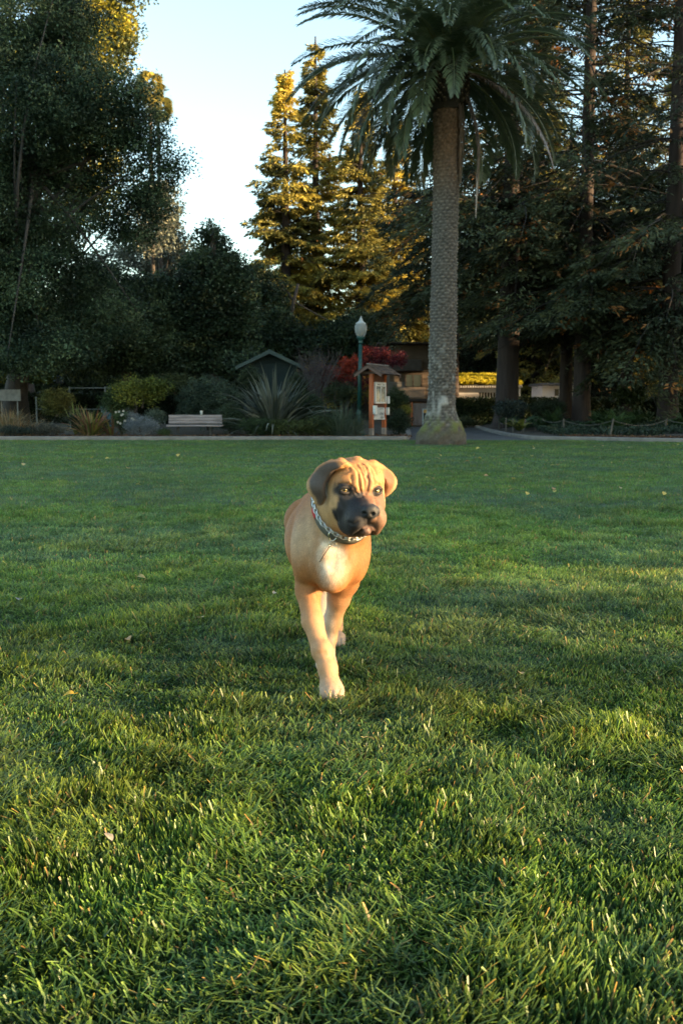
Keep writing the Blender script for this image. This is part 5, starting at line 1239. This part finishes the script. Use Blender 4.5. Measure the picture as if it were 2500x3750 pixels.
    ridges = [([(905, 260), (925, 320), (915, 380), (930, 440)], .009), ([(975, 300), (990, 370), (985, 440)], .009), ([(1060, 330), (1075, 380), (1055, 440)], .009),
              ([(830, 210), (880, 235), (850, 290), (790, 320)], .008), ([(880, 385), (905, 440), (945, 500)], .008), ([(1110, 240), (1150, 310)], .007), ([(1000, 215), (1040, 250)], .006)]
    grooves = [([(930, 215), (965, 260), (985, 320), (1000, 370), (1005, 430), (1012, 490)], .0050, 1.0), ([(940, 300), (950, 350), (955, 410), (968, 470), (985, 520)], .0042, .9),
               ([(885, 225), (925, 262), (945, 292)], .0042, .7), ([(975, 200), (1015, 235), (1035, 285), (1030, 330)], .004, .6), ([(1020, 320), (1045, 365), (1035, 425), (1028, 470)], .0045, .85),
               ([(860, 250), (870, 275), (825, 298), (770, 310)], .0042, .6), ([(880, 330), (890, 380), (880, 415)], .0042, .8), ([(1045, 205), (1090, 245), (1115, 300)], .0038, .5),
               ([(1090, 350), (1102, 390), (1080, 425)], .0045, .7), ([(905, 430), (925, 480), (960, 520)], .0042, .6), ([(840, 195), (900, 215), (930, 240)], .0035, .5), ([(1060, 255), (1085, 320), (1075, 350)], .0035, .5),
               ([(760, 405), (800, 388), (850, 395), (880, 425)], .0035, .5), ([(770, 500), (810, 512), (860, 500)], .0035, .4), ([(1095, 410), (1130, 400), (1165, 420)], .0035, .5), ([(1095, 515), (1130, 520), (1165, 500)], .0035, .4),
               ([(960, 200), (990, 240), (1005, 290)], .003, .45), ([(1130, 240), (1160, 330), (1175, 420)], .004, .4)]
    G = [(line(p), w, -.0035) for p, w in ridges] + [(line(p), w * .9, .0088 * k) for p, w, k in grooves]
    for p, w, a in G:
        if len(p) > 1: D.groove(p, a, w)
    G = [(line(p), w, a) for p, w, a in (
        ([(1043, 735), (1035, 800), (1020, 820)], .0045, .007), ([(1020, 812), (985, 830), (950, 865), (900, 893)], .0045, .009),
        ([(1045, 812), (1070, 850), (1085, 890)], .0045, .009), ([(760, 560), (800, 620), (840, 700)], .007, .003), ([(860, 770), (900, 785), (940, 765)], .005, .004),
        ([(700, 600), (730, 680), (745, 760)], .006, .003), ([(1110, 560), (1125, 640), (1125, 720)], .006, .003))]
    for p, w, a in G:
        if len(p) > 1: D.groove(p, a, w)
    # nostrils
    N_ = [hit(1000, 684), hit(1080, 688)]
    for q, s in zip(N_, (-1, 1)): D.ell(q + HX * s * .001, (.0075, .009, .0062), .003, HR, cut=True)
    # eye sockets and lids
    eyes = []
    for (ex, ey), s in (((822, 458), -1), ((1127, 466), 1)):
        q = hit(ex, ey)
        D.ell(q + HF * .004, (.0145, .015, .0108), .006, HR, cut=True)
        c = q - HF * .0116; eyes.append(c)
        for k in np.linspace(-1, 1, 5):
            pass
        lid = [c + HX * t * .0155 + HF * (.0125 - .004 * t * t * 1.5) + HU * (.0096 - .006 * t * t) for t in np.linspace(-1, 1, 7)]
        D.chain(lid, [.0040] * 7, .004)
        lid = [c + HX * t * .0155 + HF * (.0125 - .004 * t * t * 1.5) - HU * (.0082 - .0055 * t * t) for t in np.linspace(-1, 1, 7)]
        D.chain(lid, [.0032] * 7, .004)
    # muscle and skin lines on chest and legs
    def c7(x, y): return 950 + x * .38265, 2050 + y * .38265
    for pts, Y, a, w in (([(720, 880), (735, 980), (720, 1100), (700, 1200)], 'c6', .004, .018), ([(450, 950), (480, 1080), (440, 1250)], 'c6', .004, .015),
                         ([(860, 980), (850, 1100), (800, 1220)], 'c6', -.004, .02), ([(600, 1000), (620, 1120), (640, 1250)], 'c6', -.004, .02),
                         ([(620, 890), (560, 900)], 'c7', .004, .008), ([(600, 100), (560, 260), (590, 420)], 'c7', .003, .012)):
        f = c6 if Y == 'c6' else c7; L_ = []
        for x, y in pts:
            px, py = f(x, y); q = at(px, py, 3.0) - O; q /= np.linalg.norm(q); h = D.march(O, q, 2.6, 3.6)
            if h is not None: L_.append(h)
        if len(L_) > 1: D.groove(L_, a, w)
    V, Q = D.skin()
    # ---------------- coat colours, patch by patch
    H = (V - HE) @ HR.T; hx, hy, hz = H[:, 0], H[:, 1], H[:, 2]
    u = (V[:, 0] / V[:, 1]); sxp = lambda P: P
    def ss(a, b, x): t = np.clip((x - a) / (b - a), 0, 1); return t * t * (3 - 2 * t)
    def px_of(V):
        R = V - O; dep = R[:, 1] * cp - R[:, 2] * sp; return 1250 + F_PX * R[:, 0] / dep, 1875 - F_PX * (R[:, 2] * cp + R[:, 1] * sp) / dep
    n1 = fbm(V, 18, 3); n2 = fbm(V, 70, 9); n3 = fbm(V * np.array([1, 1, .35]), 260, 5, 2)
    C = np.tile(np.array([.375, .160, .056]), (len(V), 1))
    def lay(col, w): 
        nonlocal C
        w = np.clip(w, 0, 1)[:, None]; C = C * (1 - w) + np.array(col) * w
    lay((.34, .15, .055), ss(.48, .60, V[:, 2]) * ss(3.2, 3.5, V[:, 1]) * .8)                    # redder back
    lay((.52, .37, .23), ss(.11, .0, np.linalg.norm(V - np.array([-.11, 3.10, .50]), axis=1) - .02) * .8)   # pale neck side
    lay((.46, .275, .15), ss(.33, .20, V[:, 2]) * .8)                                             # paler legs
    lay((.42, .30, .21), ss(.10, .03, V[:, 2]) * .9)                                                  # paws
    ch = np.array([-.030, 3.04, .455]); dch = np.linalg.norm((V - ch) * np.array([1.75, .8, .80]), axis=1) + (n1 - .5) * .075 + (n2 - .5) * .03
    lay((.86, .77, .64), ss(.098, .036, dch) * np.clip(n1 * 2.2 - .2, .35, 1))                                                    # white blaze on the chest
    lay((.70, .60, .50), ss(.30, .22, V[:, 2]) * ss(.0, -.03, V[:, 0] + .01) * ss(3.2, 3.26, V[:, 1]) * .6)
    head = ss(.20, .17, np.linalg.norm(H - np.array([0, -.03, -.02]), axis=1)) * (hy > -.16)
    lay((.42, .192, .070), head * ss(-.15, -.05, hy))
    lay((.46, .30, .15), head * ss(.05, .075, np.abs(hx)) * ss(.03, .0, hz) * .7)                # cheeks
    # black mask; its right side coloured brown for the sun on it
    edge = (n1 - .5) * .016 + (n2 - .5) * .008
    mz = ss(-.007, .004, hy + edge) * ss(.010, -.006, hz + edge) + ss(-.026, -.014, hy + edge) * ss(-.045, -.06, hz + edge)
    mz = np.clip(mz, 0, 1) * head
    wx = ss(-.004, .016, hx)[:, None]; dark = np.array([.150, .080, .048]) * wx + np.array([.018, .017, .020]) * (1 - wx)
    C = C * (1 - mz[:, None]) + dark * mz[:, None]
    lay((.26, .13, .07), head * ss(.022, .010, np.abs(hx - .012)) * ss(.0, .02, hy) * ss(-.045, -.015, hz) * .65)   # bridge of the nose, paler with sunlight put into the colour
    for c, s in zip(eyes, (-1, 1)):
        e = (c - HE) @ HR.T
        de = np.linalg.norm((H - e) * np.array([.85, .5, 1]), axis=1) + (n2 - .5) * .012
        lay((.035, .028, .027), ss(.034, .017, de) * (1.0 if s < 0 else .12) * ss(-.05, -.02, hy))
        lay((.015, .012, .012), ss(.0185, .0155, np.linalg.norm((H - e) * np.array([.82, .3, 1]), axis=1)))
    dn = np.linalg.norm((H - np.array([0, .084, -.044])) / np.array([.030, .022, .023]), axis=1)
    lay((.020, .021, .024), ss(1.12, .92, dn))
    for q in N_: lay((.003, .003, .003), ss(.011, .007, np.linalg.norm(V - q, axis=1)))
    lay((.16, .09, .07), head * ss(.024, .018, np.abs(hx - .002)) * ss(.03, .045, hy) * ss(-.088, -.096, hz) * .8)      # chin
    lay((.03, .02, .02), head * ss(-.078, -.09, hz) * ss(.018, .0, np.abs(np.abs(hx) - .021)) * ss(.02, .04, hy) * .5)
    # dark ears; left colour deepened for its shade, right warmed for sun
    px, py = px_of(V)
    def inpoly(pts):
        P = np.array([c6(*p) for p in pts]); return poly_sd(px, py, P)
    nearhead = (V[:, 1] < 3.08) & (V[:, 2] > .5)
    wl = ss(4, -8, inpoly(earL)) * nearhead * ss(-.060, -.074, hx + np.clip(hz - .065, 0, 1) * .5)
    C = C * (1 - wl[:, None]) + (np.array([.072, .050, .040]) * (.8 + .5 * n1[:, None])) * wl[:, None]
    wr = ss(4, -8, inpoly(earR)) * nearhead * ss(.070, .085, hx)
    C = C * (1 - wr[:, None]) + (np.array([.19, .085, .040]) * (.8 + .5 * n1[:, None])) * wr[:, None]
    C *= (.86 + .16 * n1 + .12 * n2)[:, None] * (.93 + .14 * n3)[:, None]
    dog = empty('dog', (-.04, 3.3, 0))
    tag(dog, 'tan short-haired puppy with a black muzzle walking across the lawn wearing a chain collar', 'dog')
    loc = np.array(dog.location)
    m = mat('dog_coat', (1, 1, 1), .62, spec=.35, vary=.05, vscale=90, bump=.07, bscale=300, sheen=.06, stretch=(1, 1, .35))
    body = mesh_np('body', V - loc, [Q], m, C, dog, True)
    # short coat hairs lying back along the body
    rg_ = np.random.default_rng(3)
    a, b, c = V[Q[:, 0]], V[Q[:, 1]], V[Q[:, 2]]; nn = np.cross(b - a, c - a); ar = np.linalg.norm(nn, axis=1); nn /= ar[:, None] + 1e-12
    pick = rg_.random(len(Q)) < .75; cen = V[Q].mean(1)[pick]; nn = nn[pick]; cc_ = C[Q[:, 0]][pick]
    Hc = (cen - HE) @ HR.T; keep = (np.linalg.norm((Hc - np.array([0, .084, -.044])) / np.array([.032, .026, .026]), axis=1) > 1)
    for e in eyes: keep &= np.linalg.norm(cen - e, axis=1) > .018
    cen, nn, cc_, Hc = cen[keep], nn[keep], cc_[keep], Hc[keep]
    onhead = ss(.19, .15, np.linalg.norm(Hc - np.array([0, -.03, -.02]), axis=1))[:, None]
    flow = np.array([0, .6, -.8]) * (1 - onhead) + (-HF - .3 * HU) * onhead
    flow = flow + rg_.normal(0, .22, (len(cen), 3)); flow -= nn * (flow * nn).sum(1)[:, None]; flow /= np.linalg.norm(flow, axis=1)[:, None] + 1e-9
    ln = (.009 - .004 * onhead[:, 0] - .0035 * ss(.36, .28, cen[:, 2])) * rg_.uniform(.6, 1.3, len(cen))
    tip = cen + (flow * .93 + nn * .26) * ln[:, None]; sd_ = np.cross(flow, nn) * .0007
    VV = np.concatenate([cen - sd_ - nn * .001, cen + sd_ - nn * .001, tip]); m_ = len(cen); Fh = np.column_stack([np.arange(m_), np.arange(m_) + m_, np.arange(m_) + 2 * m_])
    ch_ = cc_ * (rg_.uniform(.7, 1.35, (m_, 1)) * (.8 + .4 * noise(cen, 60, 7)[:, None]))
    mesh_np('fur', VV - loc, [Fh], mat('fur_hair', (1, 1, 1), .5, spec=.3, trans=.15), np.concatenate([ch_ * .9, ch_ * .9, ch_ * 1.1]), dog)
    # eyeballs
    for c, s in zip(eyes, (-1, 1)):
        a = MB(); n, r = 24, .0122
        th = np.linspace(0, math.pi, 25); look = HF * .97 + HX * (-.22 if s < 0 else -.2) + HU * .06; look /= np.linalg.norm(look)
        e1 = np.cross(look, [0, 0, 1.0]); e1 /= np.linalg.norm(e1); e2 = np.cross(e1, look)
        VV = []; CC = []
        for t in th:
            for k in range(n):
                f = 2 * math.pi * k / n
                rr = r * (1.04 if t < .35 else 1.0)
                VV.append(c + rr * (math.cos(t) * look + math.sin(t) * (math.cos(f) * e1 + math.sin(f) * e2)))
                CC.append((.004, .004, .004) if t < .27 else ((.42, .28, .10) if t < .66 else ((.05, .03, .015) if t < .76 else (.35, .30, .26))))
        i = np.arange(24)[:, None] * n; j = np.arange(n)[None, :]; k = (j + 1) % n
        Fq = np.stack([i + j, i + n + j, i + n + k, i + k], -1).reshape(-1, 4)
        mesh_np('eye', np.array(VV) - loc, [Fq], mat('eyeball', (1, 1, 1), .12, coat=1), np.array(CC), dog, True)
    # collar: a band that hugs the neck
    cc = np.array([-.008, 3.085, .612]); ax = np.array([.26, -.74, .62]); ax /= np.linalg.norm(ax)
    b1 = np.cross(ax, [0, 0, 1.0]); b1 /= np.linalg.norm(b1); b2 = np.cross(ax, b1)
    def ring(off, out, n=72, jag=0):
        R = []
        for k in range(n):
            f = 2 * math.pi * k / n; d = math.cos(f) * b1 + math.sin(f) * b2; t = .03
            while t < .17 and D.sample(cc + ax * off + d * t)[0] < 0: t += .002
            R.append(t)
        R = np.array(R); Rs = R.copy()
        for _ in range(4): Rs = (np.roll(Rs, 1) + Rs + np.roll(Rs, -1)) / 3
        Rs = np.maximum(Rs, R - .003)
        f = 2 * math.pi * np.arange(n) / n
        return cc + ax * off + (Rs + out)[:, None] * (np.cos(f)[:, None] * b1 + np.sin(f)[:, None] * b2)
    n = 72; rings = [ring(-.026, -.004), ring(-.026, .004), ring(-.012, .0055), ring(.001, .004), ring(.001, -.004)]
    j = np.arange(n); k = (j + 1) % n
    Fq = np.concatenate([np.column_stack([a * n + j, a * n + k, (a + 1) * n + k, (a + 1) * n + j]) for a in range(4)])
    col = mesh_np('collar', np.concatenate(rings) - loc, [Fq], mat('collar_webbing', (.11, .112, .10), .75, vary=.2, vscale=200, bump=.4, bscale=500, attr=False), None, dog, True)
    # chain on the band's forward edge
    R1 = ring(.008, .006, 72); L_ = np.linalg.norm(np.roll(R1, -1, 0) - R1, axis=1); cum = np.concatenate([[0], np.cumsum(L_)])
    steel = mat('steel', (.62, .62, .62), .22, metal=1, attr=False)
    ch = MB(); R1c = np.vstack([R1, R1[:1]]); s = 0.0; q = 0; tot = cum[-1]; nl = int(tot / .0125); 
    for q in range(nl):
        s = q * tot / nl
        p = np.array([np.interp(s, cum, R1c[:, a]) for a in range(3)]); p2 = np.array([np.interp(min(s + .008, tot), cum, R1c[:, a]) for a in range(3)])
        t = p2 - p; t /= np.linalg.norm(t) + 1e-9; o = p - cc; o -= t * (o @ t); o /= np.linalg.norm(o); w = np.cross(t, o)
        if q % 2: w, o = (w + o) / 1.414, (o - w) / 1.414
        P = [p + t * .0098 * math.cos(a) + w * .0058 * math.sin(a) for a in np.linspace(0, 2 * math.pi, 11)]
        ch.tube(P, .0015, 6, cap=False)
    def rel(o): o.location = (0, 0, 0); return o
    c_ = ch; V_ = np.concatenate(c_.V) - loc
    chn = mesh_np('chain', V_, [np.concatenate(f) for f in c_.F.values()], steel, None, col, True)
    # red label on the band, ring, small cord
    def oncollar(px, py, out):
        q = at(px, py, 3.0) - O; q /= np.linalg.norm(q)
        best = min(((np.linalg.norm(np.cross(p - O, q)) + .25 * np.linalg.norm(p - O), i) for i, p in enumerate(rings[2])))[1]
        return best
    i0 = oncollar(*c6(548, 650), 0); idx = [(i0 + a) % n for a in (-2, -1, 0, 1, 2)]
    Rl = [ring(-.022, .0065), ring(-.003, .0075)]
    VV = np.array([Rl[0][i] for i in idx] + [Rl[1][i] for i in idx] + [rings[1][i] * .5 + rings[3][i] * .5 for i in idx])
    Fq = [[a, a + 1, a + 6, a + 5] for a in range(4)]
    mesh_np('label_patch', VV - loc, [Fq], mat('red_patch', (.45, .015, .03), .5, vary=.25, vscale=150, attr=False), None, col, True)
    rg = MB(); q = at(*c6(700, 895), 3.0) - O; q /= np.linalg.norm(q); hp = D.march(O, q, 2.6, 3.3); hp = hp - q * .010
    P = [hp + np.array([math.cos(a) * .0125, -.004 * math.sin(a), math.sin(a) * .0145]) for a in np.linspace(0, 2 * math.pi, 21)]
    rg.tube(P, .0021, 7, cap=False)
    mesh_np('ring', np.concatenate(rg.V) - loc, [np.concatenate(f) for f in rg.F.values()], steel, None, col, True); rg = MB()
    hp2 = hp + np.array([.0, .0, -.026])
    q = hp2 - O; q /= np.linalg.norm(q); h3 = D.march(O, q, 2.6, 3.3); hp2 = (h3 if h3 is not None else hp2) - q * .006
    P = [hp2 + np.array([math.cos(a) * .012, -.002 * math.sin(a), math.sin(a) * .009]) for a in np.linspace(0, 2 * math.pi, 17)]
    rg.tube(P, .0011, 6, cap=False)
    mesh_np('ring', np.concatenate(rg.V) - loc, [np.concatenate(f) for f in rg.F.values()], steel, None, col, True)
    cd = MB(); P = []
    for x, y in ((690, 975), (660, 1015), (625, 1065), (600, 1105), (575, 1145)):
        q = at(*c6(x, y), 3.0) - O; q /= np.linalg.norm(q); h = D.march(O, q, 2.6, 3.4)
        if h is not None: P.append(h - q * .004)
    cd.tube(P, .0014, 6)
    mesh_np('cord', np.concatenate(cd.V) - loc, [np.concatenate(f) for f in cd.F.values()], mat('cord', (.05, .035, .03), .6, attr=False), None, col, True)
    return dog
build_dog()
